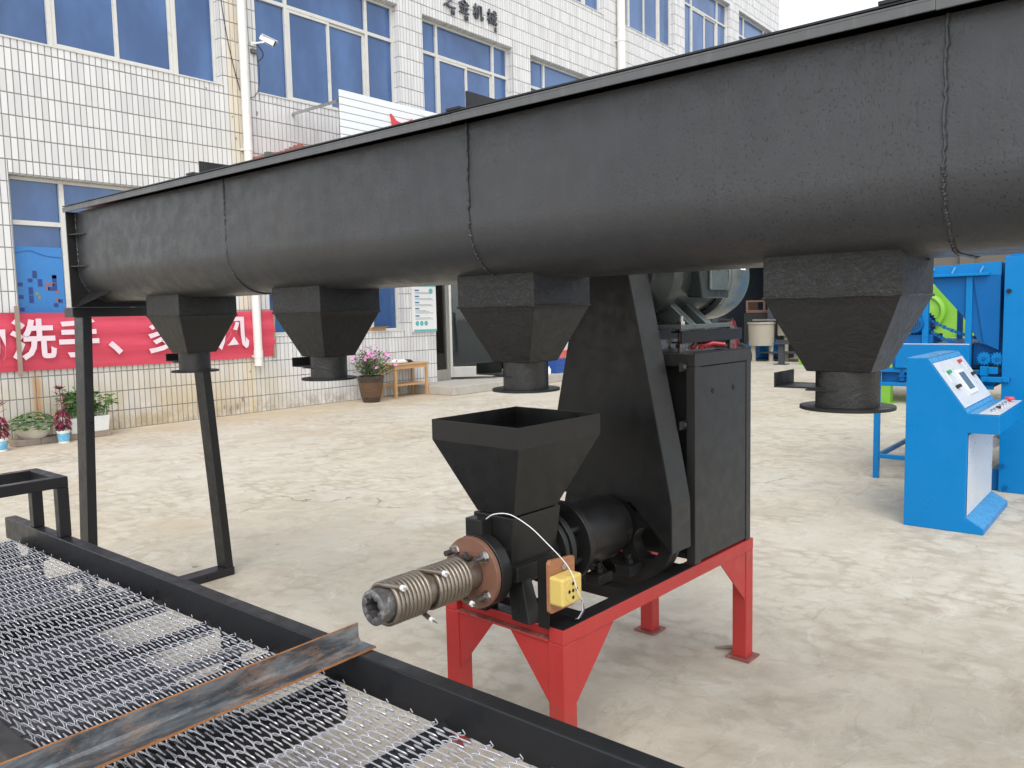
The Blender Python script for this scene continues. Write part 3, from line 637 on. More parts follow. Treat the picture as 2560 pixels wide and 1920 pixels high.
fo = MB(); tips = []
for i in range(44):
    t = random.uniform(0, 6.28); sp = random.uniform(.05, .40); h = random.uniform(.12, .42) * (1.25 - sp * 1.3)
    a = Vector((.08 * math.cos(t), .08 * math.sin(t), .39)); e = Vector((sp * 1.05 * math.cos(t), sp * math.sin(t), .43 + h)); tips.append(e)
    fo.tube([a, a.lerp(e, .5) + Vector((0, 0, .05)), e], .005, 4)
    for k in range(26):
        q = a.lerp(e, random.uniform(.25, 1.05)) + Vector((random.gauss(0, .03), random.gauss(0, .03), random.gauss(0, .03))); leaf(fo, q, rnd_dir(.3), random.uniform(.05, .085), .026)
P('foliage', fo, 'leafdk', fp, recalc=False)
fl = MB()
for k in range(5):
    t = 2 * math.pi * k / 5; c, s = math.cos(t), math.sin(t); fl.quad((0, 0, 0), (.022 * math.cos(t - .5), .022 * math.sin(t - .5), .006), (.032 * c, .032 * s, .003), (.022 * math.cos(t + .5), .022 * math.sin(t + .5), .006))
flm = fl.mesh('flower', 'petal', recalc=False)
for e in tips[:42]:
    o = ob('flower', flm, fp, loc=e + Vector((random.uniform(-.05, .05), random.uniform(-.08, 0), random.uniform(-.02, .05)))); o.rotation_euler = (random.uniform(.5, 1.3), random.uniform(-.4, .4), random.uniform(-1.2, .3)); o.scale = (1.15,) * 3
# bowl of succulents on blocks
bw = thing('bowl_planter', 'cream bowl heaped with round green succulent leaves', 'plant', (3.60, 10.25, .075)); bw.scale = (.72,) * 3
P('bowl', MB().lathe([(0, 0), (.17, 0), (.20, .03), (.25, .10), (.275, .19), (.285, .20), (.28, .215), (.26, .205), (.235, .11), (0, .08)], n=40), 'plaster', bw, smooth=40)
fo = MB()
for i in range(420):
    r = .37 * math.sqrt(random.random()); t = random.uniform(0, 6.28); h = .22 + .19 * max(0, 1 - (r / .39) ** 1.6) - (.05 if r > .31 else 0)
    leaf(fo, (r * .92 * math.cos(t), r * .92 * math.sin(t), h + random.uniform(-.03, .02)), Vector((math.cos(t), math.sin(t), random.uniform(-.55, .15))), random.uniform(.07, .10), .075, .10, Vector((0, 0, 1)))
P('foliage', fo, 'leaf2', bw, recalc=False)
for i, (x, y, a, lb) in enumerate(((3.49, 10.23, .03, 'weathered grey block under the bowl planter, left one'), (3.76, 10.24, -.05, 'weathered grey block under the bowl planter, right one'))):
    P('block', MB().box(-.13, .13, -.11, .11, 0, .075), 'brick', loc=(x, y, 0), rz=a, label=lb, cat='block', group='blocks under the planters', bevel=.01)
def celosia(loc, seed, label):
    random.seed(seed); t = thing('bucket_plant', label, 'plant', loc, 0, 'crimson plants in buckets'); t.scale = (.68,) * 3
    P('bucket', MB().lathe([(0, 0), (.085, 0), (.105, .20), (.112, .20), (.112, .215), (.10, .215), (.095, .19), (0, .19)], n=28), 'whiteplastic', t, smooth=40)
    P('bucket_print', MB().lathe([(.0895, .03), (.1035, .17)], n=28), 'bucketblue', t, smooth=40)
    f = MB(); f.tube([(0, 0, .19), (.01, 0, .5), (-.015, .0, .92)], [.012, .010, .006], 6)
    for i in range(90):
        z = random.uniform(.28, .58); r = .06 * math.sin((z - .2) / .42 * math.pi) + .01; a = random.uniform(0, 6.28); leaf(f, (r * math.cos(a), r * math.sin(a), z), (math.cos(a), math.sin(a), -1.1), random.uniform(.09, .14), .05)
    for i in range(16):
        z = random.uniform(.58, .92); a = random.uniform(0, 6.28); leaf(f, (0, 0, z), (math.cos(a), math.sin(a), random.uniform(-.1, .7)), random.uniform(.12, .19), .025)
    for i in range(26):
        a = random.uniform(0, 6.28); leaf(f, (-.015, 0, .92), (math.cos(a) * .7, math.sin(a) * .7, random.uniform(.2, 1.2)), random.uniform(.07, .14), .03)
    P('foliage', f, 'leafred', t, recalc=False)
celosia((3.83, 10.02, 0), 4, 'crimson leaved plant in printed bucket between bowl and foam planter')
celosia((3.16, 9.98, 0), 9, 'crimson leaved plant in printed bucket left of the succulent bowl')
pb = thing('foam_planter', 'white foam box planter with leafy green herbs', 'plant', (4.18, 10.25, .07)); random.seed(8); pb.scale = (.88, .8, .70)
P('box', MB().hexa([(-.25, -.16, 0), (.25, -.16, 0), (.25, .16, 0), (-.25, .16, 0)], [(-.27, -.18, .27), (.27, -.18, .27), (.27, .18, .27), (-.27, .18, .27)]), 'foam', pb, bevel=.015)
fo = MB()
for i in range(46):
    x, y = random.uniform(-.26, .27), random.uniform(-.17, .15); h = random.uniform(.12, .44); e = Vector((x * 1.15, y * 1.2, .27 + h)); fo.tube([(x, y, .27), tuple(e)], .005, 4)
    for k in range(12): leaf(fo, e + Vector((random.gauss(0, .045), random.gauss(0, .04), random.gauss(-.04, .05))), rnd_dir(.2), random.uniform(.06, .10), .06, .15)
P('foliage', fo, 'leaf', pb, recalc=False)
for x, lb in ((4.04, 'old brick under the foam planter, left one'), (4.33, 'old brick under the foam planter, right one')):
    P('block', MB().box(-.10, .10, -.12, .09, 0, .07), 'brick', loc=(x, 10.25, 0), label=lb, cat='block', group='blocks under the planters', bevel=.008)
cr = thing('crate', 'blue plastic crate standing on the entrance step', 'crate', (13.35, 9.83, .155))
P('shell', MB().box(-.22, .22, -.15, -.13, 0, .30).box(-.22, .22, .13, .15, 0, .30).box(-.22, -.20, -.13, .13, 0, .30).box(.20, .22, -.13, .13, 0, .30).box(-.20, .20, -.13, .13, 0, .02), 'blueplastic', cr, bevel=.006)
for z in (.08, .17, .25): P('rib', MB().box(-.225, .225, -.16, -.1505, z, z + .02), 'blueplastic', cr)
P('bottle', MB().lathe([(0, 0), (.04, 0), (.04, .1), (.015, .13), (.015, .15), (0, .15)], n=14), 'whiteplastic', loc=(12.95, 9.75, .155), label='small white bottle on the entrance step beside the crate', cat='bottle', smooth=40)
P('basin', MB().lathe([(0, 0), (.15, 0), (.20, .14), (.225, .15), (.22, .165), (.185, .14), (.14, .02), (0, .02)], n=32), 'redcloth', loc=(13.37, 9.83, .455), label='coral red plastic basin set on the blue crate', cat='basin', smooth=40)

# ------------------------------------------------------------------ overhead screw conveyor
CX, RW, ZTOP = 1.855, .230, 1.907
sv = thing('screw_conveyor', 'long black U trough conveyor on A frame legs with four chutes', 'conveyor', (CX, 3.96, 0))
def loc(mb):                                                     # world coordinates -> the conveyor's own
    mb.v = [(x - CX, y - 3.96, z) for x, y, z in mb.v]; return mb
seams = [3.938, 2.682, 1.484, .332, -1.0]
def uprof(r, rc=.150):
    q = rc - (RW - r); zc = 1.498 + rc; a = [(CX - r, ZTOP - (ZTOP - zc) * i / 5) for i in range(5)]
    a += [(CX - r + q - q * math.cos(math.pi / 2 * i / 16), zc - q * math.sin(math.pi / 2 * i / 16)) for i in range(17)]
    return a + [(2 * CX - x, z) for x, z in a[::-1]]
for i in range(4):
    y1, y0 = seams[i] - 0, seams[i + 1]; rr = RW + (0, .0005, 0, .0004)[i]
    o_, n_ = uprof(rr), uprof(rr - .005); ring = o_ + n_[::-1]; mb = MB(); k = len(ring); ny = 14
    for j in range(ny + 1):
        y = y0 + (y1 - y0) * j / ny; b = len(mb.v)
        for q, (x, z) in enumerate(ring):
            d = .0016 * math.sin(y * 5.3 + z * 9 + i) + .001 * math.sin(y * 13 + z * 4)
            mb.v.append((x + (d if x < CX - .15 else 0), y, z))
        if j: mb.f += [(b - k + q, b - k + (q + 1) % k, b + (q + 1) % k, b + q) for q in range(k)]
    mb.f += [tuple(range(k)), tuple(range((ny) * k, (ny + 1) * k))]
    P('trough_section', loc(mb), 'trough', sv, smooth=35)
random.seed(31)
for y in seams[:4]:
    o_ = uprof(RW + .0022); pts = []; rs = []; n = len(o_)
    for q in range(n - 1):
        for s in range(5):
            t = s / 5; x, z = o_[q][0] * (1 - t) + o_[q + 1][0] * t, o_[q][1] * (1 - t) + o_[q + 1][1] * t
            pts.append((x, y + random.uniform(-.0022, .0022), z)); rs.append(random.uniform(.0022, .0046))
    P('weld_seam', loc(MB().tube(pts, rs, 6)), 'trough', sv)
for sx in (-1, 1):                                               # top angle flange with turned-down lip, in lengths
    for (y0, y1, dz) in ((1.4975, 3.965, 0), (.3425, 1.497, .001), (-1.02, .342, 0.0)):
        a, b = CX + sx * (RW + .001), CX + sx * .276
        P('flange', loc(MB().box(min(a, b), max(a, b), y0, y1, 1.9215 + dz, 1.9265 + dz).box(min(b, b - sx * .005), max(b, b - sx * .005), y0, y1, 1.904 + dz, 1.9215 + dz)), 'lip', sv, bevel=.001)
for (y0, y1) in ((2.795, 3.965), (1.463, 2.7945), (.385, 1.4625), (-1.02, .3845)):
    P('cover_plate', loc(MB().box(CX - .276, CX + .276, y0, y1, 1.9300, 1.9340)), 'beam', sv)
for y in (2.795, 1.457, .38):
    P('cover_upstand', loc(MB().box(CX - .255, CX + .255, y, y + .006, 1.9343, 1.982)), 'beam', sv)
    P('joint_clip', loc(MB().box(CX - .280, CX - .20, y + .007, y + .055, 1.9343, 1.9405)), 'black', sv)
P('end_plate', loc(MB().box(1.583, 2.127, 3.9405, 3.9485, 1.4705, 1.906)), 'blackflat', sv, bevel=.001)
for z in (1.80, 1.655): P('stiffener', loc(MB().hexa([(1.588, 3.9400, z), (1.619, 3.9400, z), (1.619, 3.84, z)], [(1.588, 3.9400, z + .006), (1.619, 3.9400, z + .006), (1.619, 3.84, z + .006)])), 'beam', sv)
P('gusset', loc(MB().hexa([(1.605, 3.938, 1.471), (1.690, 3.938, 1.556), (1.685, 3.70, 1.548)], [(1.600, 3.938, 1.477), (1.685, 3.938, 1.563), (1.680, 3.70, 1.555)])), 'beam', sv)
def aframe(y, parent_y):
    f = loc(MB().box(1.586, 2.25, y, y + .095, 1.4255, 1.470)); fr = P('leg_frame', f, 'beam', sv, bevel=.003)
    def leg(x0, x1): return loc(MB().hexa([(x1, y, .0455), (x1 + .043, y, .0455), (x1 + .043, y + .095, .0455), (x1, y + .095, .0455)], [(x0, y, 1.425), (x0 + .043, y, 1.425), (x0 + .043, y + .095, 1.425), (x0, y + .095, 1.425)]))
    P('leg', leg(1.628, 1.573), 'beam', fr, bevel=.003); P('leg', leg(2.196, 2.288), 'blackflat', fr, bevel=.003)
    P('foot_bar', loc(MB().box(1.565, 2.337, y, y + .095, 0, .045)), 'beam', fr, bevel=.003)
    return fr
aframe(3.947, 0); aframe(-.98, 0)
def chute(yc, k):
    hx, hy, z0, z1, zb = .135, .141, 1.257, 1.419, 1.5135; t = .004
    q = lambda a, b, z: [(CX - a, yc - b, z), (CX + a, yc - b, z), (CX + a, yc + b, z), (CX - a, yc + b, z)]
    body = MB(); b = 0; rings = [q(.068, .068, z0), q(hx, hy, z1), q(hx, hy, zb), q(hx - t, hy - t, zb), q(hx - t, hy - t, z1), q(.064, .064, z0 + .004)]
    for r in rings: body.v += r
    for i in range(5): body.f += [(i * 4 + j, i * 4 + (j + 1) % 4, i * 4 + 4 + (j + 1) % 4, i * 4 + 4 + j) for j in range(4)]
    body.f += [(0, 1, 2, 3), (20, 21, 22, 23)]
    c = P('discharge_chute', loc(body), 'chute', sv, bevel=.0025)
    P('rim_weld', loc(MB().tube([(CX - .136, yc + .142, 1.419)] + [(CX - .136, yc + .142 - .284 * i / 14, 1.419 + random.uniform(-.0015, .0015)) for i in range(1, 15)] + [(CX - .136 + .272 * i / 14, yc - .142, 1.419 + random.uniform(-.0015, .0015)) for i in range(1, 15)], .0032, 5)), 'chute', c)
    P('neck', loc(MB().lathe([(.067, 1.178), (.067, 1.2575), (.062, 1.2575), (.062, 1.178)], (CX, yc, 0), n=40, closed=True)), 'chute', c, smooth=40)
    P('outlet_flange', loc(MB().lathe([(.067, 1.178), (.1005, 1.178), (.1005, 1.171), (.062, 1.171), (.062, 1.178)], (CX, yc, 0), n=48)), 'blackflat', c, smooth=40)
    P('slot', loc(MB().box(CX - .0685, CX - .02, yc - .0, yc + .07, 1.2135, 1.2165)), 'dark', c)
    gt = loc(MB().box(CX - .058, CX + .058, yc + .02, yc + .145, 1.2168, 1.2205).box(CX - .058, CX + .058, yc + .1415, yc + .145, 1.2206, 1.251)); P('slide_gate', gt, 'blackflat', c)
    P('lug', loc(MB().cyl((CX + .07, yc - .142, 1.497), (CX + .085, yc - .150, 1.515), .005, n=8)), 'weld', c)
for k, y in enumerate((3.370, 2.415, 1.483, .563)): chute(y, k)

# ------------------------------------------------------------------ briquette machine (own axes u, v, z)
MC = thing('briquette_machine', 'black briquette extruder with hopper and heating coils on red stand', 'machine', (1.801, 1.321, 0), rad(-2.5))
W, LN, AV, AZ = .495, 1.216, .2275, .65
sd_ = P('stand', MB().box(0, LN, 0, .055, .443, .488).box(0, LN, W - .055, W, .443, .488).box(LN - .05, LN, .055, W - .055, .443, .488), 'red', MC, bevel=.002)
P('front_channel', MB().box(.022, .028, .0555, W - .0555, .449, .482).box(0, .05, .0555, W - .0555, .4825, .488).box(-.004, .05, .0555, W - .0555, .443, .4485), 'red', sd_, bevel=.001)
P('primer_patch', MB().box(-.0045, .0215, .06, W - .06, .4486, .4496), 'redstain', sd_)
P('top_paint', MB().box(.002, .75, .002, .053, .4882, .4905).box(.002, .75, W - .053, W - .002, .4882, .4905).box(.0022, .048, .0532, W - .0532, .4882, .4903), 'blackflat', sd_)
for (u, v) in ((.0, 0), (0, W - .06), (LN - .06, 0), (LN - .06, W - .06)):
    P('leg', MB().box(u + .0005, u + .06, v + .0005, v + .06, .008, .4425), 'red', sd_, bevel=.003)
    P('foot_plate', MB().box(u - .02, u + .08, v - .02, v + .08, 0, .008), 'redstain', sd_, bevel=.001)
gs = lambda pts, a0, a1, ax: P('gusset', MB().prism(pts, a0, a1, ax), 'red', sd_, bevel=.0008)
gs([(.0605, .2525), (.0605, .4425), (.213, .4425)], .004, .009, 'x'); gs([(W - .0605, .2525), (W - .0605, .4425), (W - .213, .4425)], .004, .009, 'x')
gs([(.0605, .247), (.0605, .4425), (.258, .4425)], .004, .009, 'y'); gs([(LN - .0605, .247), (LN - .0605, .4425), (LN - .262, .4425)], .004, .009, 'y')
gs([(.0605, .247), (.0605, .4425), (.258, .4425)], W - .009, W - .004, 'y'); gs([(LN - .0605, .247), (LN - .0605, .4425), (LN - .262, .4425)], W - .009, W - .004, 'y')
for u in (.11, .40, .70): P('cross_bar', MB().box(u, u + .05, .056, W - .056, .4435, .487), 'blackflat', sd_, bevel=.002)
# barrel
bar = P('barrel', MB().lathe([(.0, -.078), (.083, -.078), (.083, .28), (0, .28)], (0, AV, AZ), 'x', 40), 'blackflat', MC, smooth=40)
P('die_flange', MB().lathe([(.045, -.120), (.107, -.120), (.107, -.079), (.045, -.079)], (0, AV, AZ), 'x', 48, True), 'black', bar, smooth=40, bevel=.002)
P('saddle', MB().box(-.05, .155, AV - .10, AV + .09, .615, .660), 'blackflat', bar, bevel=.004)
P('feed_box', MB().hexa([(-.055, AV - .082, .6605), (.150, AV - .082, .6605), (.150, AV + .070, .6605), (-.055, AV + .070, .6605)], [(-.062, AV - .098, .808), (.158, AV - .098, .808), (.158, AV + .062, .808), (-.062, AV + .062, .808)]), 'black', bar, bevel=.003)
P('lug_block', MB().box(-.108, -.0625, AV - .015, AV + .052, .745, .800), 'black', bar, bevel=.003)
P('lug_block', MB().box(-.105, -.0600, AV - .01, AV + .046, .690, .744), 'black', bar, bevel=.002)
for u, th, r in ((.165, .020, .112), (.190, .022, .118), (.262, .026, .134)): P('flange', MB().lathe([(.05, u), (r, u), (r, u + th), (.05, u + th)], (0, AV, AZ), 'x', 56, True), 'black', bar, smooth=40, bevel=.002)
for a in range(6):
    t = rad(25 + 60 * a); P('bolt', MB().cyl((.2125, AV + .10 * math.cos(t), AZ + .10 * math.sin(t)), (.2615, AV + .10 * math.cos(t), AZ + .10 * math.sin(t)), .011, n=6), 'blackflat', bar)
P('bearing_housing', MB().lathe([(.05, .2885), (.110, .2885), (.110, .500), (.102, .510), (.102, .548), (.05, .553)], (0, AV, AZ), 'x', 48, True), 'black', bar, smooth=35)
P('shaft', MB().cyl((.50, AV, AZ), (.70, AV, AZ), .03, n=20), 'steel', bar, smooth=40)
for v in (AV - .09, AV + .09):
    s = 1 if v > AV else -1
    P('pedestal', MB().hexa([(-.03, v - .035, .488), (.03, v - .035, .488), (.03, v + .035, .488), (-.03, v + .035, .488)], [(-.02, v - s * .03 - .03, .62), (.02, v - s * .03 - .03, .62), (.02, v - s * .03 + .03, .62), (-.02, v - s * .03 + .03, .62)]), 'black', bar, bevel=.003)
for u, v in ((.045, .158), (.40, .165), (.545, .14), (.40, AV + .1)):
    z = .4906
    P('clamp_block', MB().box(u - .04, u + .04, v - .03, v + .03, z, z + .035), 'blackflat', bar, bevel=.003)
    P('bolt', MB().cyl((u, v, z + .0352), (u, v, z + .05), .016, n=6).cyl((u, v, z + .05), (u, v, z + .068), .009, n=10), 'blackflat', bar)
# feed hopper
def ring(u0, u1, v0, v1, z): return [(u0, v0, z), (u1, v0, z), (u1, v1, z), (u0, v1, z)]
hp = MB(); R_ = [ring(-.052, .150, AV - .092, AV + .056, .811), ring(-.092, .297, .0755, .4315, 1.018), ring(-.092, .297, .0755, .4315, 1.081), ring(-.089, .294, .0785, .4285, 1.081), ring(-.089, .294, .0785, .4285, 1.019), ring(-.048, .146, AV - .088, AV + .052, .814)]
for r in R_: hp.v += r
for i in range(5): hp.f += [(i * 4 + j, i * 4 + (j + 1) % 4, i * 4 + 4 + (j + 1) % 4, i * 4 + 4 + j) for j in range(4)]
hp.f += [(20, 21, 22, 23)]
P('hopper', hp, 'black', MC, bevel=.002)
# heated forming die
dt = MB(); dt.lathe([(.0, -.499), (.045, -.499), (.0475, -.49), (.0475, -.141), (0, -.141)], (0, AV, AZ), 'x', 40)
die = P('forming_die', MB().lathe([(.028, -.46), (.0465, -.46), (.0465, -.141), (.028, -.141)], (0, AV, AZ), 'x', 40, True), 'sleeve', MC, smooth=40)
nz_ = MB(); n = 48; prof = []
for u, sc_ in ((-.502, 1), (-.46, 1), (-.40, 1)): prof.append((u, sc_))
b = 0
for (u, kind) in ((-.455, 'o'), (-.498, 'o'), (-.503, 'm'), (-.500, 'i'), (-.38, 'i')):
    for i in range(n):
        t = 2 * math.pi * i / n; lobes = .0265 + .0035 * math.cos(8 * t)
        r = {'o': .0465, 'm': .038, 'i': lobes}[kind]; nz_.v.append((u + (random.uniform(-.002, .002) if kind == 'm' else 0), AV + r * math.cos(t), AZ + r * math.sin(t)))
for k in range(4): nz_.f += [(k * n + i, k * n + (i + 1) % n, (k + 1) * n + (i + 1) % n, (k + 1) * n + i) for i in range(n)]
nz_.f.append(tuple(range(4 * n, 5 * n)))
P('nozzle_mouth', nz_, 'castiron', die, smooth=50)
def coil(u0, u1, turns, lead0, lead1):
    pts = []; n = int(turns * 28); r = .0535
    for i in range(n + 1):
        t = lead0 - 2 * math.pi * turns * i / n; pts.append(Vector((u0 + (u1 - u0) * i / n, AV + r * math.cos(t), AZ + r * math.sin(t))))
    d0 = (pts[0] - pts[1]).normalized(); d1 = (pts[-1] - pts[-2]).normalized()
    e0 = [pts[0] + d0 * k for k in (.055, .03, .012)]; e1 = [pts[-1] + d1 * k for k in (.012, .03, .055)]
    for k, q in enumerate(e0): q += Vector((.006 * (3 - k), 0, 0))
    for k, q in enumerate(e1): q -= Vector((.004 * k, 0, 0))
    c = P('heating_coil', MB().tube(e0 + pts + e1, .0068, 10), 'coil', die, smooth=50)
    for (p, d) in ((e0[0], d0), (e1[-1], d1)):
        P('terminal_bead', MB().cyl(p - d * .001, p + d * .008, .0078, n=12), 'ceramic', die, smooth=40)
        P('terminal_pin', MB().cyl(p + d * .008, p + d * .026, .0032, .001, n=8), 'nut', die)
# near side (-v) tops: coil ends leave tangentially
coil(-.465, -.338, 9.5, rad(96), 0); coil(-.318, -.185, 9.5, rad(96), 0)
# primer flange with studs and nuts
cf = P('flange_plate', MB().lathe([(.046, -.140), (.105, -.140), (.105, -.124), (.046, -.124)], (0, AV, AZ), 'x', 56, True), 'copper', MC, smooth=40, bevel=.0015)
for a in (42, 135, 222, 318):
    t = rad(a); v, z = AV + .083 * math.cos(t), AZ + .083 * math.sin(t)
    P('washer', MB().cyl((-.1425, v, z), (-.1402, v, z), .0175, n=20), 'nut', cf); P('nut', MB().cyl((-.156, v, z), (-.1426, v, z), .0152, n=6), 'nut', cf)
    P('stud', MB().cyl((-.182, v, z), (-.1561, v, z), .0085, n=12), 'stud', cf, smooth=40)
    P('stud', MB().cyl((-.1235, v, z), (-.060, v, z), .0072, n=12), 'stud', cf)
P('clamp_screw', MB().cyl((-.16, AV + .0, AZ + .0475), (-.16, AV + .0, AZ + .066), .006, n=8).box(-.172, -.148, AV - .02, AV + .02, AZ + .048, AZ + .054), 'stud', cf)
# pulley
wh = P('pulley', MB().lathe([(.028, .595), (.236, .595), (.240, .599), (.240, .612), (.230, .622), (.240, .632), (.240, .650), (.028, .650)], (0, AV, AZ), 'x', 72, True), 'guard', MC, smooth=30)
cut = MB()
for a in range(5):
    t = rad(205 + 72 * a); cut.cyl((.55, AV + .14 * math.cos(t), AZ + .14 * math.sin(t)), (.70, AV + .14 * math.cos(t), AZ + .14 * math.sin(t)), .055, n=32)
boolean(wh, cut)
# belt guard
gl = [(.352, 1.66), (.358, 1.537), (.473, 1.026), (.512, .84), (.520, .733), (.330, .731), (.150, .733), (.005, .598), (-.013, .577), (-.011, .74), (.012, .86), (.154, 1.527), (.165, 1.66)]
gd = P('belt_guard', MB().prism(gl, .572, .575, 'x').prism(gl[:5] + gl[9:], .697, .700, 'x'), 'guard', MC)
for nm, seq in (('guard_edge', gl[8:]), ('guard_edge', gl[:5]), ('guard_edge', [gl[-1], gl[0]])):
    e = MB()
    for (a, c) in zip(seq[:-1], seq[1:]): e.quad((.5755, a[0], a[1]), (.6965, a[0], a[1]), (.6965, c[0], c[1]), (.5755, c[0], c[1]))
    o = P(nm, e, M['cab'], gd); s_ = o.modifiers.new('thick', 'SOLIDIFY'); s_.thickness = .003; s_.offset = 0
for z in (1.185, .98): P('guard_bracket', MB().box(.701, .752, .03, .034, z, z + .03), 'beam', gd); P('bolt', MB().cyl((.735, .0255, z + .015), (.735, .030, z + .015), .009, n=6), 'nut', gd)
# electrical cabinet
c0, c1, cz0, cz1, cv = .755, 1.19, .4915, 1.243, .40
cb = P('cabinet', MB().box(c0, c1, .0, cv, 1.199, cz1).box(c0, c0 + .043, 0, .035, cz0, 1.1985).box(c1 - .036, c1, 0, .035, cz0, 1.1985).box(c1 - .004, c1, .0355, cv, cz0, 1.1985).box(c0 + .044, c1 - .037, .06, cv - .002, cz0, 1.1985).box(c0, c0 + .043, .30, cv, cz0, 1.1985), 'cab', MC, bevel=.0025)
P('cabinet_side', MB().box(c0 + .012, c0 + .016, .036, .299, cz0 + .03, 1.1985), 'guard', cb)
door = P('cabinet_door', MB().box(c0 + .046, c1 - .039, .003, .020, cz0 + .006, 1.1955), 'cab', cb, bevel=.002)
for u in (.888, 1.047): P('lock_hole', MB().cyl((u, .0005, 1.105), (u, .0028, 1.105), .0095, n=20), 'dark', door)
P('door_gap', MB().box(c0 + .0435, c1 - .0365, .021, .024, cz0, 1.1985), 'dark', cb)
P('hem_strip', MB().box(c0 + .002, c1 - .002, .001, .006, cz1 + .0003, cz1 + .006), 'beam', cb)
# drive motor on its slide rails
for v in (.06, .33): P('slide_rail', MB().box(.77, 1.235, v, v + .006, 1.279, 1.322).box(.77, 1.235, v + .0065, v + .045, 1.3165, 1.322).box(.77, 1.235, v + .0065, v + .045, 1.279, 1.2845), 'black', MC, bevel=.001)
for u in (.80, 1.18):
    for v in (.085, .355): P('levelling_stud', MB().cyl((u, v, 1.2435), (u, v, 1.345), .009, n=10).cyl((u, v, 1.262), (u, v, 1.276), .018, n=6).cyl((u, v, 1.3225), (u, v, 1.329), .018, n=6), 'stud', MC)
mz, mv = 1.53, .225
mo = P('motor', MB().lathe([(0, .70), (.09, .70), (.11, .725), (.150, .745), (.155, .76), (.155, .80), (.148, .805), (.148, 1.10), (0, 1.10)], (0, mv, mz), 'x', 48), 'motor', MC, smooth=35)
P('fan_cover', MB().lathe([(.150, 1.112), (.170, 1.116), (.172, 1.124), (.172, 1.27), (.162, 1.305), (.14, 1.325), (.10, 1.333), (0, 1.335)], (0, mv, mz), 'x', 48), 'motorplate', mo, smooth=40)
for i in range(30):
    t = 2 * math.pi * i / 30; P('cooling_slot', MB().box(-.006, .006, -.0085, .0085, -.005, .005, Matrix.Translation((1.104, mv + .146 * math.cos(t), mz + .146 * math.sin(t))) @ Matrix.Rotation(t, 4, 'X')), 'dark', mo)
P('cover_rim', MB().lathe([(.1725, 1.130), (.1725, 1.136), (.1722, 1.136)], (0, mv, mz), 'x', 48), M['stud'], mo, smooth=40)
P('rating_label', MB().quad(*[(u, mv - .174 * math.cos(rad(a)), mz + .174 * math.sin(rad(a))) for u, a in ((1.205, 6), (1.25, 6), (1.25, 34), (1.205, 34))]), 'whiteplastic', mo)
P('junction_box', MB().hexa([(.885, .040, mz - .092), (1.085, .040, mz - .092), (1.085, .040, mz + .12), (.835, .040, mz + .12)], [(.89, .13, mz - .085), (1.08, .13, mz - .085), (1.08, .13, mz + .12), (.85, .13, mz + .12)]), 'motor', mo, bevel=.006)
P('junction_lid', MB().box(.925, 1.065, .030, .0395, mz - .062, mz + .115), 'motorplate', mo, bevel=.006)
for u in (.84, .96): P('motor_foot', MB().hexa([(u - .02, .055, 1.346), (u + .025, .055, 1.346), (u + .025, .40, 1.346), (u - .02, .40, 1.346)], [(u - .045, .13, 1.425), (u, .13, 1.425), (u, .34, 1.425), (u - .045, .34, 1.425)]), 'motorplate', mo, bevel=.002)
P('base_plate', MB().box(.752, 1.115, .05, .41, 1.3295, 1.3455), 'motorplate', mo, bevel=.002)
P('foot_bolt', MB().cyl((.80, .08, 1.346), (.80, .08, 1.375), .008, n=10).cyl((.80, .08, 1.346), (.80, .08, 1.358), .015, n=6), 'nut', mo)
# socket board with yellow outlet box
P('socket_bracket', MB().box(-.022, -.019, .035, .075, .4908, .706).box(-.0188, .05, .072, .075, .56, .702), 'black', MC)
wb = P('socket_board', MB().prism([(-.034, .55), (-.034, .69), (-.026, .698), (.078, .688), (.084, .682), (.082, .548), (.075, .541), (-.026, .542)], .020, .033, 'y'), 'woodboard', MC, bevel=.002)
for z in (.568, .668): P('screw_head', MB().cyl((.03, .0165, z), (.03, .0198, z), .0095, n=16), 'nut', wb)
yb = P('outlet_box', MB().box(-.040, .050, -.032, .0195, .574, .656), 'yellow', MC, bevel=.007)
P('outlet_face', MB().cyl((.005, -.0335, .615), (.005, -.0322, .615), .034, n=40), 'yellow', yb)
for du, dz in ((0, 0), (.017, 0), (-.017, 0), (0, .020), (0, -.020)): P('socket_hole', MB().cyl((.005 + du, -.0345, .615 + dz), (.005 + du, -.0336, .615 + dz), .0052, n=12), 'dark', yb)
def smooth_path(q, k=6):
    q = [Vector(p) for p in q]; q = [q[0]] + q + [q[-1]]; out = []
    for i in range(1, len(q) - 2):
        a, b, c, d = q[i - 1:i + 3]
        for j in range(k):
            t = j / k; out.append(.5 * ((2 * b) + (c - a) * t + (2 * a - 5 * b + 4 * c - d) * t * t + (3 * b - a - 3 * c + d) * t ** 3))
    return out + [q[-1]]
P('lead_wire', MB().tube(smooth_path([(-.10, .20, .806), (-.098, .17, .824), (-.085, .12, .828), (-.07, .06, .80), (-.045, .02, .755), (-.015, -.02, .70), (.0, -.038, .658), (.008, -.045, .62), (.03, -.045, .585), (.06, -.03, .562)]), .0015, 8), 'whiteplastic', MC, smooth=60)
for i, c in enumerate(('whiteplastic', 'blue', 'maroon')): P('lead_wire', MB().tube([(.055 + .004 * i, -.028 + .004 * i, .566), (.066 + .004 * i, -.02, .535), (.07 + .006 * i, .0, .505), (.085 + .01 * i, .02, .495)], .0018, 6), c, MC)
bd = thing('cable_bundle', 'red cable bundle lying on top of the black cabinet', 'cable', (2.82, 1.36, 1.2495)); random.seed(17)
for i in range(6):
    x = random.uniform(-.12, -.08); P('strand', MB().tube([(x, random.uniform(-.02, .05), .006), (x + .07, random.uniform(-.03, .05), .022), (x + .15, random.uniform(-.03, .05), .014), (x + .23, random.uniform(-.02, .04), .006)], .005 + .002 * (i % 2), 6), 'redplastic' if i % 3 else 'whiteplastic', bd)
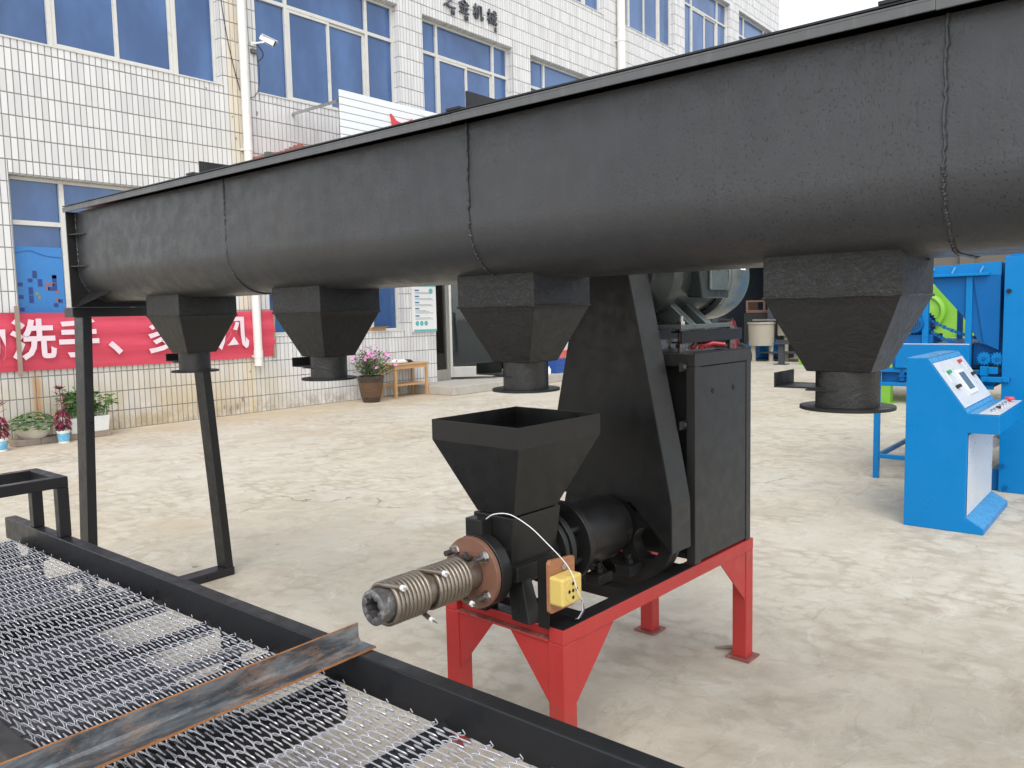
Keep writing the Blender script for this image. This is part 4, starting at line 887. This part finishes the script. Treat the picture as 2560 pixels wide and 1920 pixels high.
P('wrap', MB().tube([(-.05, .0, .008), (.0, .0, .018), (.07, .01, .02), (.12, .0, .008)], [.006, .014, .013, .006], 8), 'redplastic', bd, smooth=60)

# ------------------------------------------------------------------ mesh belt conveyor
MX, MY = .96, 1.8
bc = thing('mesh_belt_conveyor', 'wire mesh belt conveyor with black box section side beams', 'conveyor', (MX, MY, 0))
def lb(mb): mb.v = [(x - MX, y - MY, z) for x, y, z in mb.v]; return mb
BY0, BY1 = -1.1, 4.20
for (a, c) in ((1.322, 1.372), (.552, .602)): P('side_beam', lb(MB().box(a, c, BY0, BY1, .40, .50)), 'beam', bc, bevel=.004)
def spiral(sgn):
    x0, x1, p, ay, az = .645, 1.283,   .0236, .0292, .0055; pts = []; n = int((x1 - x0) / p); s = 12
    for i in range(n * s + 1):
        t = 2 * math.pi * i / s; ct, st = math.cos(t), math.sin(t)
        yy = ay * (1.18 * ct - .12 * math.cos(3 * t)) / 1.06
        pts.append((x0 + p * i / s - MX, sgn * yy, az * st))
    pts.append((pts[-1][0] + .004, pts[-1][1] - sgn * .012, .004)); return MB().tube(pts, .0016, 5).mesh('wire_spiral', 'wire', 60)
spm = [spiral(1), spiral(-1)]; ROWP = .0437; random.seed(41)
nrow = int((4.02 - BY0 - .1) / ROWP)
for lvl, z, dx in ((0, .428, 0), (1, .235, .006)):
    for i in range(nrow):
        y = 4.02 - ROWP * i
        if lvl == 1 and y > 3.9: continue
        o = ob('wire_spiral', spm[i % 2], bc, loc=(dx + random.uniform(-.0012, .0012) + (.0121 if i % 2 else 0), y - MY + random.uniform(-.0012, .0012), z + .0025 * math.sin(y * 7) + random.uniform(-.0008, .0008) - (.03 * math.sin(y * 2.4) ** 2 if lvl else 0)))
def roller(y, z, r):
    ro = P('roller', lb(MB().cyl((.625, y, z), (1.300, y, z), r, n=32)), 'blackflat', bc, smooth=40); P('shaft', lb(MB().cyl((.602, y, z), (.6245, y, z), .016, n=12).cyl((1.3005, y, z), (1.322, y, z), .016, n=12)), 'steel', ro); return ro
roller(4.045, .357, .062); roller(1.735, .358, .062); roller(-.75, .357, .062); roller(3.05, .358, .055)
for y in (3.73, 3.30, 2.72, 2.40, 2.02, 1.33, .92, .50): # inverted angle supports under the carrying strand
    a = .034; P('support_angle', lb(MB().hexa([(.603, y - a, .388), (.603, y - a + .006, .385), (.603, y, .417), (.603, y + a - .006, .385), (.603, y + a, .388), (.603, y, .423)], [(1.321, y - a, .388), (1.321, y - a + .006, .385), (1.321, y, .417), (1.321, y + a - .006, .385), (1.321, y + a, .388), (1.321, y, .423)])), 'beam', bc)
P('drip_tray', lb(MB().box(.61, 1.16, 2.02, 2.98, .300, .306)), 'tray', bc); P('drip_tray', lb(MB().box(.61, 1.315, 3.10, 3.98, .300, .306)), 'tray', bc)
for y in (2.14, 1.86): P('slide_plate', lb(MB().box(.603, 1.3215, y, y + .07, .392, .397)), 'tray', bc)
P('drive_gearbox', lb(MB().box(.70, .98, 2.2, 2.62, .05, .22).cyl((.98, 2.42, .14), (1.12, 2.42, .14), .045, n=20)), 'blackflat', bc, bevel=.008)
for y in (3.9, 2.3, -.6):
    for x in (.552, 1.322): P('leg', lb(MB().box(x + .002, x + .048, y, y + .046, 0, .3995)), 'beam', bc, bevel=.003)
    P('leg_tie', lb(MB().box(.6005, 1.3235, y + .008, y + .038, .10, .135)), 'beam', bc)
# bracket frame welded on the far end of the beams
fb = P('end_frame', lb(MB().box(.552, 1.372, 3.575, 3.620, .712, .757).box(.552, 1.372, 3.86, 3.905, .712, .757).box(1.327, 1.372, 3.6205, 3.8595, .712, .757).box(.552, .597, 3.6205, 3.8595, .712, .757)), 'beam', bc, bevel=.003)
for x in (1.327, .552):
    for y in (3.575, 3.86): P('upright', lb(MB().box(x, x + .045, y, y + .045, .5005, .7115)), 'beam', fb, bevel=.003)
# ------------------------------------------------------------------ rusty angle laid across the beams
ai = thing('angle_iron', 'rusty steel angle bar laid across the belt conveyor beams', 'angle bar', (.96, 1.72, .5005))
ya = .0; t_ = .005
P('upright_leg', MB().box(-.70, .423, ya - .002, ya + .003, 0, .052), 'angle', ai, bevel=.001)
P('flat_leg', MB().box(-.70, .423, ya - .072, ya - .0022, 0, .005), 'angle', ai, bevel=.001)
P('rusty_edge', MB().box(-.70, .4232, ya - .0023, ya + .0033, .0521, .0535).box(-.70, .4232, ya - .0735, ya - .0721, -.0002, .0052), 'rust', ai)
P('root_fillet', MB().prism([(ya - .0023, .0052), (ya - .009, .0052), (ya - .0023, .012)], -.70, .423, 'x'), 'angle', ai)

# ------------------------------------------------------------------ control console
cs = thing('control_console', 'blue and white sloping operator control console', 'console', (5.446, 1.296, 0))
pf = [(0, 0), (-.445, 0), (-.445, .035), (-.345, .096), (-.347, .617), (-.513, .618), (-.513, .732), (-.346, .735), (-.119, 1.064), (0, 1.066)]
body = P('console_body', MB().prism(pf, 0, .90, 'x'), 'blue', cs, bevel=.004)
dv = Vector((0, .227, .329)).normalized(); nv = Vector((0, -dv.z, dv.y)); base = Vector((0, -.346, .735))
def onslope(x0, x1, s0, s1, h, t=.002):
    c = [base + dv * s + nv * k for s, k in ((s0, t), (s1, t), (s1, t + h), (s0, t + h))]
    return MB().hexa([(x0, *tuple(q)[1:]) for q in c], [(x1, *tuple(q)[1:]) for q in c])
P('film_strip', onslope(.002, .898, .365, .399, .0010, .0006), 'bluelight', cs); P('film_strip', onslope(.002, .898, .004, .030, .0010, .0006), 'bluelight', cs)
P('film_strip', MB().box(.004, .896, -.118, -.003, 1.0655, 1.0675), 'bluelight', cs); P('film_strip', MB().box(.004, .896, -.40, -.348, .7355, .7372), 'bluelight', cs)
face = P('instrument_panel', onslope(.012, .888, .036, .360, .002), 'whitepaint', cs)
P('touch_screen', onslope(.36, .60, .095, .275, .010, .0042), 'whiteplastic', cs, bevel=.003); P('screen_glass', onslope(.40, .56, .125, .250, .001, .0145), paint('screen_grey', (.14, .17, .17), .2), cs)
for x, s, m in ((.20, .275, 'green'), (.66, .325, 'redplastic')):
    q = base + dv * s + nv * .004; P('push_button', MB().box(-.020, .020, -.012, .012, 0, .022, Matrix.Translation((x, q.y, q.z)) @ nv.to_track_quat('Z', 'Y').to_matrix().to_4x4()), paint('button_' + m, (.02, .30, .10) if m == 'green' else (.45, .04, .04), .35), cs, bevel=.004)
for x, s in ((.14, .16), (.76, .205)):
    P('selector_switch', onslope(x, x + .065, s, s + .022, .024, .0042), 'rubber', cs, bevel=.004); P('name_strip', onslope(x - .01, x + .012, s + .05, s + .115, .001, .0042), 'whiteplastic', cs)
P('desk_panel', MB().box(.012, .888, -.510, -.402, .7352, .7375), 'whitepaint', cs)
for i, x in enumerate((.15, .24, .34, .44, .55, .66)): P('desk_button', MB().cyl((x, -.455, .7378), (x, -.455, .752), .014, n=16), 'rubber' if i == 2 else 'steel', cs, smooth=40)
P('emergency_stop', MB().cyl((.77, -.455, .7378), (.77, -.455, .757), .012, n=14).lathe([(0, .772), (.025, .770), (.030, .760), (.028, .755), (0, .755)], (.77, -.455, 0), n=20), 'redplastic', cs, smooth=40)
P('kick_panel', MB().box(.03, .87, -.350, -.3485, .10, .60), 'whitepaint', cs)
P('toe_film', MB().hexa([(.004, -.4445, .0365), (.896, -.4445, .0365), (.896, -.348, .0955), (.004, -.348, .0955)], [(.004, -.4452, .0375), (.896, -.4452, .0375), (.896, -.3487, .0965), (.004, -.3487, .0965)]), 'bluelight', cs)

# ------------------------------------------------------------------ blue block machine (left face at x = 6.82)
bl = thing('block_making_machine', 'tall blue block making machine with feed hopper behind console', 'machine', (6.82, 1.2, 0))
def L3(mb): mb.v = [(x - 6.82, y - 1.2, z) for x, y, z in mb.v]; return mb
def bp(name, mat, *bx, bevel=.004, parent=None):
    m = MB()
    for q in bx: m.box(*q)
    return P(name, L3(m), mat, parent or bl, bevel=bevel)
sp_ = bp('side_plate', 'blue', (6.80, 6.86, -.45, .976, 0, 1.731)); bp('plate_cap', 'blue', (6.82, 6.90, -.4, .946, 1.7315, 1.782))
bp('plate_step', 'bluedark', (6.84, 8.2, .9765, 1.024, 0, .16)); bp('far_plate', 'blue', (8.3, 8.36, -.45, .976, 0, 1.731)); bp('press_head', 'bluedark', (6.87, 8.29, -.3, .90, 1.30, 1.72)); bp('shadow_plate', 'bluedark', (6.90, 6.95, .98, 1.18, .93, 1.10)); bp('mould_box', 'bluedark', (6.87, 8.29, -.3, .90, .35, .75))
for (y, z) in ((.951, .199), (.93, .84), (.945, 1.48), (.928, .037)): P('bolt_head', L3(MB().cyl((6.785, y, z), (6.7995, y, z), .016, n=12)), 'bluedark' if z != 1.48 else 'dark', sp_)
for y in (1.82, 1.478, 1.183): P('post', L3(MB().box(6.82, 6.865, y - (.0 if y < 1.8 else .0), y + .042 - .0, 0 if y > 1.8 else .76, .885 if y > 1.8 else 1.598)), 'blue' if y != 1.183 else 'blue', bl, bevel=.003)
P('post', L3(MB().box(8.1, 8.145, 1.82, 1.862, 0, .885)), 'bluedark', bl); P('post', L3(MB().box(8.1, 8.145, 1.14, 1.182, .76, 1.60)), 'bluedark', bl); P('post', L3(MB().box(8.1, 8.145, 1.478, 1.52, .76, 1.60)), 'bluedark', bl)
bp('table_rail', 'blue', (6.822, 6.862, 1.03, 1.8195, .865, .90)); bp('table_rail', 'blue', (6.824, 6.864, 1.03, 1.8195, .755, .785)); bp('table_web', 'bluedark', (6.87, 8.1, 1.03, 1.8195, .77, .865))
bp('lower_tie', 'blue', (6.823, 6.858, 1.03, 1.8195, .165, .20)); bp('lower_tie', 'bluedark', (6.866, 8.1, 1.815, 1.845, .165, .20)); bp('lower_tie', 'blue', (8.1, 8.14, 1.03, 1.8195, .165, .20))
for (y, z) in ((1.71, .90), (1.66, .80)): P('grease_cup', L3(MB().cyl((6.84, y, z), (6.84, y, z + .09), .022, n=14).cyl((6.84, y, z + .03), (6.84, y, z + .045), .034, n=6)), 'bluedark', bl, smooth=40)
bp('deck', 'bluedark', (6.87, 8.2, 1.19, 1.715, .905, 1.085)); bp('deck_lip', 'blue', (6.80, 6.869, 1.19, 1.705, .902, 1.087)); bp('deck_lip', 'whitepaint', (6.81, 6.869, 1.19, 1.705, 1.0872, 1.094))
hpz = MB().prism([(1.507, 1.62), (1.507, 1.678), (1.003, 1.694), (1.003, 1.05), (1.13, 1.10), (1.25, 1.309)], 6.84, 8.1, 'x'); P('feed_hopper', L3(hpz), 'bluedark', bl, bevel=.003)
P('hopper_collar', L3(MB().prism([(1.510, 1.612), (1.510, 1.680), (1.0, 1.697), (1.0, 1.60)], 6.825, 6.838, 'x')), 'blue', bl)
P('hopper_wing', L3(MB().prism([(1.182, 1.598), (1.003, 1.60), (1.003, 1.05), (1.10, 1.10)], 6.826, 6.838, 'x')), 'bluedark', bl)
bp('hopper_rail', 'blue', (6.78, 6.824, 1.075, 1.508, 1.599, 1.620))
for y in (1.463, 1.32, 1.135): P('rail_stay', L3(MB().bar((6.80, y, 1.621), (6.822, y - .018, 1.668), .008, .012)), 'bluelight', bl)
P('motor_base', L3(MB().box(6.84, 7.2, 1.45, 1.67, 1.0945, 1.163)), 'bluedark', bl, bevel=.004)
mt = P('drive_motor', L3(MB().lathe([(0, 6.80), (.060, 6.80), (.072, 6.82), (.075, 6.87), (.075, 6.93), (.085, 6.935), (.085, 7.15), (.05, 7.17), (0, 7.17)], (0, 1.575, 1.243), 'x', 32)), 'bluedark', bl, smooth=35)
for i in range(22):
    t = 2 * math.pi * i / 22; P('cooling_fin', L3(MB().box(6.945, 7.14, -.0025, .0025, .084, .098, Matrix.Translation((0, 1.575, 1.243)) @ Matrix.Rotation(t, 4, 'X'))), 'bluedark', mt)
for i in range(-3, 4):
    for j in range(-3, 4):
        if i * i + j * j < 11: P('vent_hole', L3(MB().cyl((6.7985, 1.575 + i * .015, 1.243 + j * .015), (6.7998, 1.575 + i * .015, 1.243 + j * .015), .0052, n=6)), 'dark', mt)
def chain(a, b):
    a, b = Vector(a), Vector(b); n = int((b - a).length / .028); m = MB()
    for i in range(n):
        q = a.lerp(b, (i + .5) / n) - Vector((0, 0, .02 * math.sin(math.pi * (i + .5) / n))); m.bar(q - (b - a).normalized() * .012, q + (b - a).normalized() * .012, .014, .018 if i % 2 else .026)
    return m
P('drive_chain', L3(chain((6.90, 1.50, 1.285), (6.90, 1.13, 1.13))), 'bluedark', bl, kind='stuff'); P('drive_chain', L3(chain((6.90, 1.50, 1.215), (6.90, 1.30, 1.10))), 'bluedark', bl, kind='stuff')
def gear(yc, zc, r, n):
    pts = []
    for i in range(n * 4):
        t = 2 * math.pi * i / (n * 4); k = r if i % 4 in (1, 2) else r * .78; pts.append((yc + k * math.cos(t), zc + k * math.sin(t)))
    return MB().prism(pts, 6.815, 6.84, 'x')
for y in (1.093, 1.008):
    gr = P('gear', L3(gear(y, .987, .050, 14)), 'blue', bl); P('gear_hub', L3(MB().cyl((6.800, y, .987), (6.8145, y, .987), .012, n=14)), 'bluedark', gr)
bp('guide_block', 'blue', (6.79, 6.82, 1.06, 1.115, .86, .93)); bp('guide_block', 'blue', (6.78, 6.82, 1.0, 1.059, .875, .925)); bp('link_bar', 'blue', (6.775, 6.80, .925, 1.105, .815, .855))
for y in (.945, 1.085): P('link_pin', L3(MB().cyl((6.765, y, .835), (6.7748, y, .835), .018, n=14)), 'blue', bl, smooth=40)
P('pull_rod', L3(MB().cyl((6.95, 1.03, .345), (8.1, 1.03, .345), .04, n=20)), 'plaster', bl, smooth=40)

# ------------------------------------------------------------------ green machine behind it
gm = thing('green_mixer', 'lime green machine with round flywheel behind the blue machine', 'machine', (12.4, 3.0, 0))
P('housing', MB().prism([(-1.6, .45), (.75, .45), (.75, 1.0), (.45, 1.55), (-.1, 1.78), (-.75, 1.55), (-1.6, 1.3)], -.3, 1.2, 'x'), 'green', gm, bevel=.02)
P('flywheel', MB().lathe([(.05, -.40), (.17, -.38), (.20, -.42), (.24, -.40), (.25, -.36), (.24, -.30), (.05, -.31)], (0, -.36, 1.30), 'x', 48, True), 'green', gm, smooth=35)
P('flywheel', MB().lathe([(.04, -.36), (.15, -.37), (.17, -.33), (.04, -.31)], (0, -.10, 1.27), 'x', 32, True), 'green', gm, smooth=35)
P('inspection_door', MB().box(-.33, -.305, -1.0, -.85, .75, 1.15).box(-.36, -.305, -.84, -.66, .85, .95).box(-.35, -.305, -.8, -.75, .96, 1.08), 'green', gm, bevel=.01)
P('gear_housing', MB().lathe([(0, -.45), (.16, -.43), (.2, -.31), (0, -.30)], (0, -1.15, .95), 'x', 24), 'green', gm, smooth=35)
for y in (-1.5, -.6, .10, .55): P('leg', MB().box(-.25, -.1, y, y + .16, 0, .4495).box(-.30, -.05, y - .04, y + .2, 0, .02), 'green', gm)
P('rack', MB().box(-.32, -.301, -1.45, -1.35, .6, .95), 'rubber', gm)

# ------------------------------------------------------------------ workshop at the far end of the yard
wk = thing('workshop', 'grey rendered workshop shed with a dark open bay', 'building', (21, 0, 0))
P('front_wall', MB().box(0, .25, -16, 4.9, 0, 4.6), 'greyshed', wk)
for k in range(9): P('wall_pier', MB().box(-.10, -.001, -14.8 + 2.3 * k, -14.5 + 2.3 * k, 0, 4.6), 'greyshed', wk)
P('back_wall', MB().box(9, 9.2, -16, 10.2, 0, 4.6), 'navy', wk); P('side_wall', MB().box(.26, 8.99, 10.0, 10.2, 0, 4.6), 'navy', wk)
P('roof', MB().prism([(-16.2, 4.65), (10.4, 4.65), (10.4, 4.8), (-16.2, 5.6)], -.3, 9.4, 'x'), 'navy', wk)
P('partition', MB().box(.26, 8.99, 4.7, 4.9, 0, 4.6), 'navy', wk)
for y in (6.55, 8.3, 9.9): P('column', MB().box(.0, .16, y, y + .16, 0, 4.64), 'rail', wk)
P('tie_rail', MB().box(.04, .12, 4.91, 9.99, 2.6, 2.7), 'rail', wk); P('tie_rail', MB().box(8.85, 8.95, 4.91, 9.99, 2.2, 2.3), 'rail', wk)
cm = thing('cream_drum_bench', 'cream painted drum and trough standing on cream legs', 'machine', (20.2, 8.3, 0))
P('drum', MB().lathe([(0, .42), (.31, .42), (.33, .98), (.36, .98), (.36, 1.02), (.30, 1.02), (0, .95)], n=32), 'cream', cm, smooth=35); P('trough', MB().box(.2, .9, -1.15, -.34, .66, 1.10), 'cream', cm, bevel=.02)
P('rail', MB().box(-.1, .15, -1.6, .2, 1.06, 1.10), 'steel', cm)
for (x, y) in ((-.15, .15), (.1, -.22), (.4, -.5), (.6, -1.0)): P('leg', MB().cyl((x, y, 0), (x, y, .70), .06, n=16).cyl((x, y, 0), (x, y, .02), .1, n=16), 'cream', cm, smooth=35)
P('shelf', MB().box(.0, .5, -1.3, .1, .22, .26), 'rail', cm)
rb = thing('rust_crate', 'brown rusted open steel box stacked beyond the cream drum', 'crate', (21.6, 8.75, 0))
P('stand', MB().box(-.3, .5, -.6, .5, 0, 1.25), 'rubber', rb); P('box', MB().box(-.3, .4, -.55, .45, 1.26, 1.29).box(-.3, .4, -.55, -.49, 1.291, 1.60).box(-.3, .4, .39, .45, 1.291, 1.60).box(-.3, -.24, -.489, .389, 1.291, 1.33).box(-.3, -.24, -.489, .389, 1.55, 1.60).box(-.3, -.24, -.1, -.04, 1.331, 1.549), 'rustbox', rb, bevel=.006)
P('bottle', MB().lathe([(0, 1.291), (.06, 1.291), (.06, 1.48), (.03, 1.54), (.03, 1.58), (0, 1.58)], (-.02, -.28, 0), n=16), 'whiteplastic', rb, smooth=40)
ps = thing('roller_stand', 'dark grey steel post stand with square base on the yard', 'stand', (19.3, 7.42, 0))
P('post', MB().box(-.06, .06, -.06, .06, .02, .50), 'rail', ps); P('foot', MB().box(-.15, .15, -.15, .15, 0, .0195), 'rail', ps); P('head', MB().box(-.14, .14, -.16, .16, .501, .53).box(.05, .09, -.16, .16, .531, .60), 'rail', ps)
P('barrel', MB().lathe([(0, 0), (.26, 0), (.27, .05), (.27, .8), (.26, .82), (0, .82)], n=28), 'bluedark', loc=(21.2, 8.35, .3), label='dark blue barrel lying in the workshop behind the cream legs', cat='barrel', smooth=40).rotation_euler = (0, rad(90), rad(160))
hs_ = thing('hose_coil', 'pale hose looped on the ground beside the grey post stand', 'hose', (19.4, 6.6, 0))
P('hose_loop', MB().tube([(0, .52 * math.cos(t / 24 * 4.2 + 1.2), .56 + .52 * math.sin(t / 24 * 4.2 + 1.2)) for t in range(25)], .05, 8), 'hose', hs_, smooth=60); P('stay', MB().box(-.05, .05, .30, .42, 0, .5), 'green', hs_)
tr = thing('cargo_tricycle', 'maroon cargo tricycle parked behind the black cabinet', 'tricycle', (17.4, 8.42, 0))
wl = MB().lathe([(.20, -.04), (.28, -.05), (.31, 0), (.28, .05), (.20, .04)], (0, 0, .31), 'x', 28, True)
for (x, y) in ((0, -.75), (-.4, .8), (.4, .8)):
    m = MB().lathe([(.20, x - .04), (.28, x - .05), (.31, x), (.28, x + .05), (.20, x + .04)], (0, y, .31), 'x', 28, True); wq = P('wheel', m, 'rubber', tr, smooth=40); P('rim', MB().cyl((x - .02, y, .31), (x + .02, y, .31), .2, n=20), 'steel', wq)
P('frame', MB().box(-.06, .06, -.7, .9, .35, .45).box(-.45, .45, .3, 1.2, .45, .5), 'maroon', tr); P('fairing', MB().hexa([(-.14, -.75, .45), (.14, -.75, .45), (.14, -.55, .45), (-.14, -.55, .45)], [(-.10, -.62, 1.12), (.10, -.62, 1.12), (.10, -.50, 1.12), (-.10, -.50, 1.12)]), 'maroon', tr, bevel=.02)
P('seat', MB().box(-.16, .16, -.25, .25, .72, .84).box(-.14, .14, -.2, .2, .451, .719), 'rubber', tr, bevel=.03); P('handlebar', MB().tube([(-.36, -.42, 1.16), (-.12, -.56, 1.13), (.12, -.56, 1.13), (.36, -.42, 1.16)], .02, 8), 'rubber', tr)
P('cargo_box', MB().box(-.45, .45, .3, 1.2, .5005, .95), 'rail', tr, bevel=.02); P('load', MB().box(-.3, .35, .35, 1.05, .9505, 1.35, Matrix.Rotation(rad(6), 4, 'Z')), 'rubber', tr, bevel=.04)

# fallen twig beside the stand's far foot
P('twig', MB().tube([(0, 0, .006), (.03, -.05, .010), (.055, -.11, .007)], [.004, .008, .003], 6).tube([(.03, -.05, .010), (.07, -.06, .012)], [.006, .002], 5), 'batten', loc=(2.99, 1.42, 0), label='dry leafy twig on the concrete by the red leg', cat='twig')
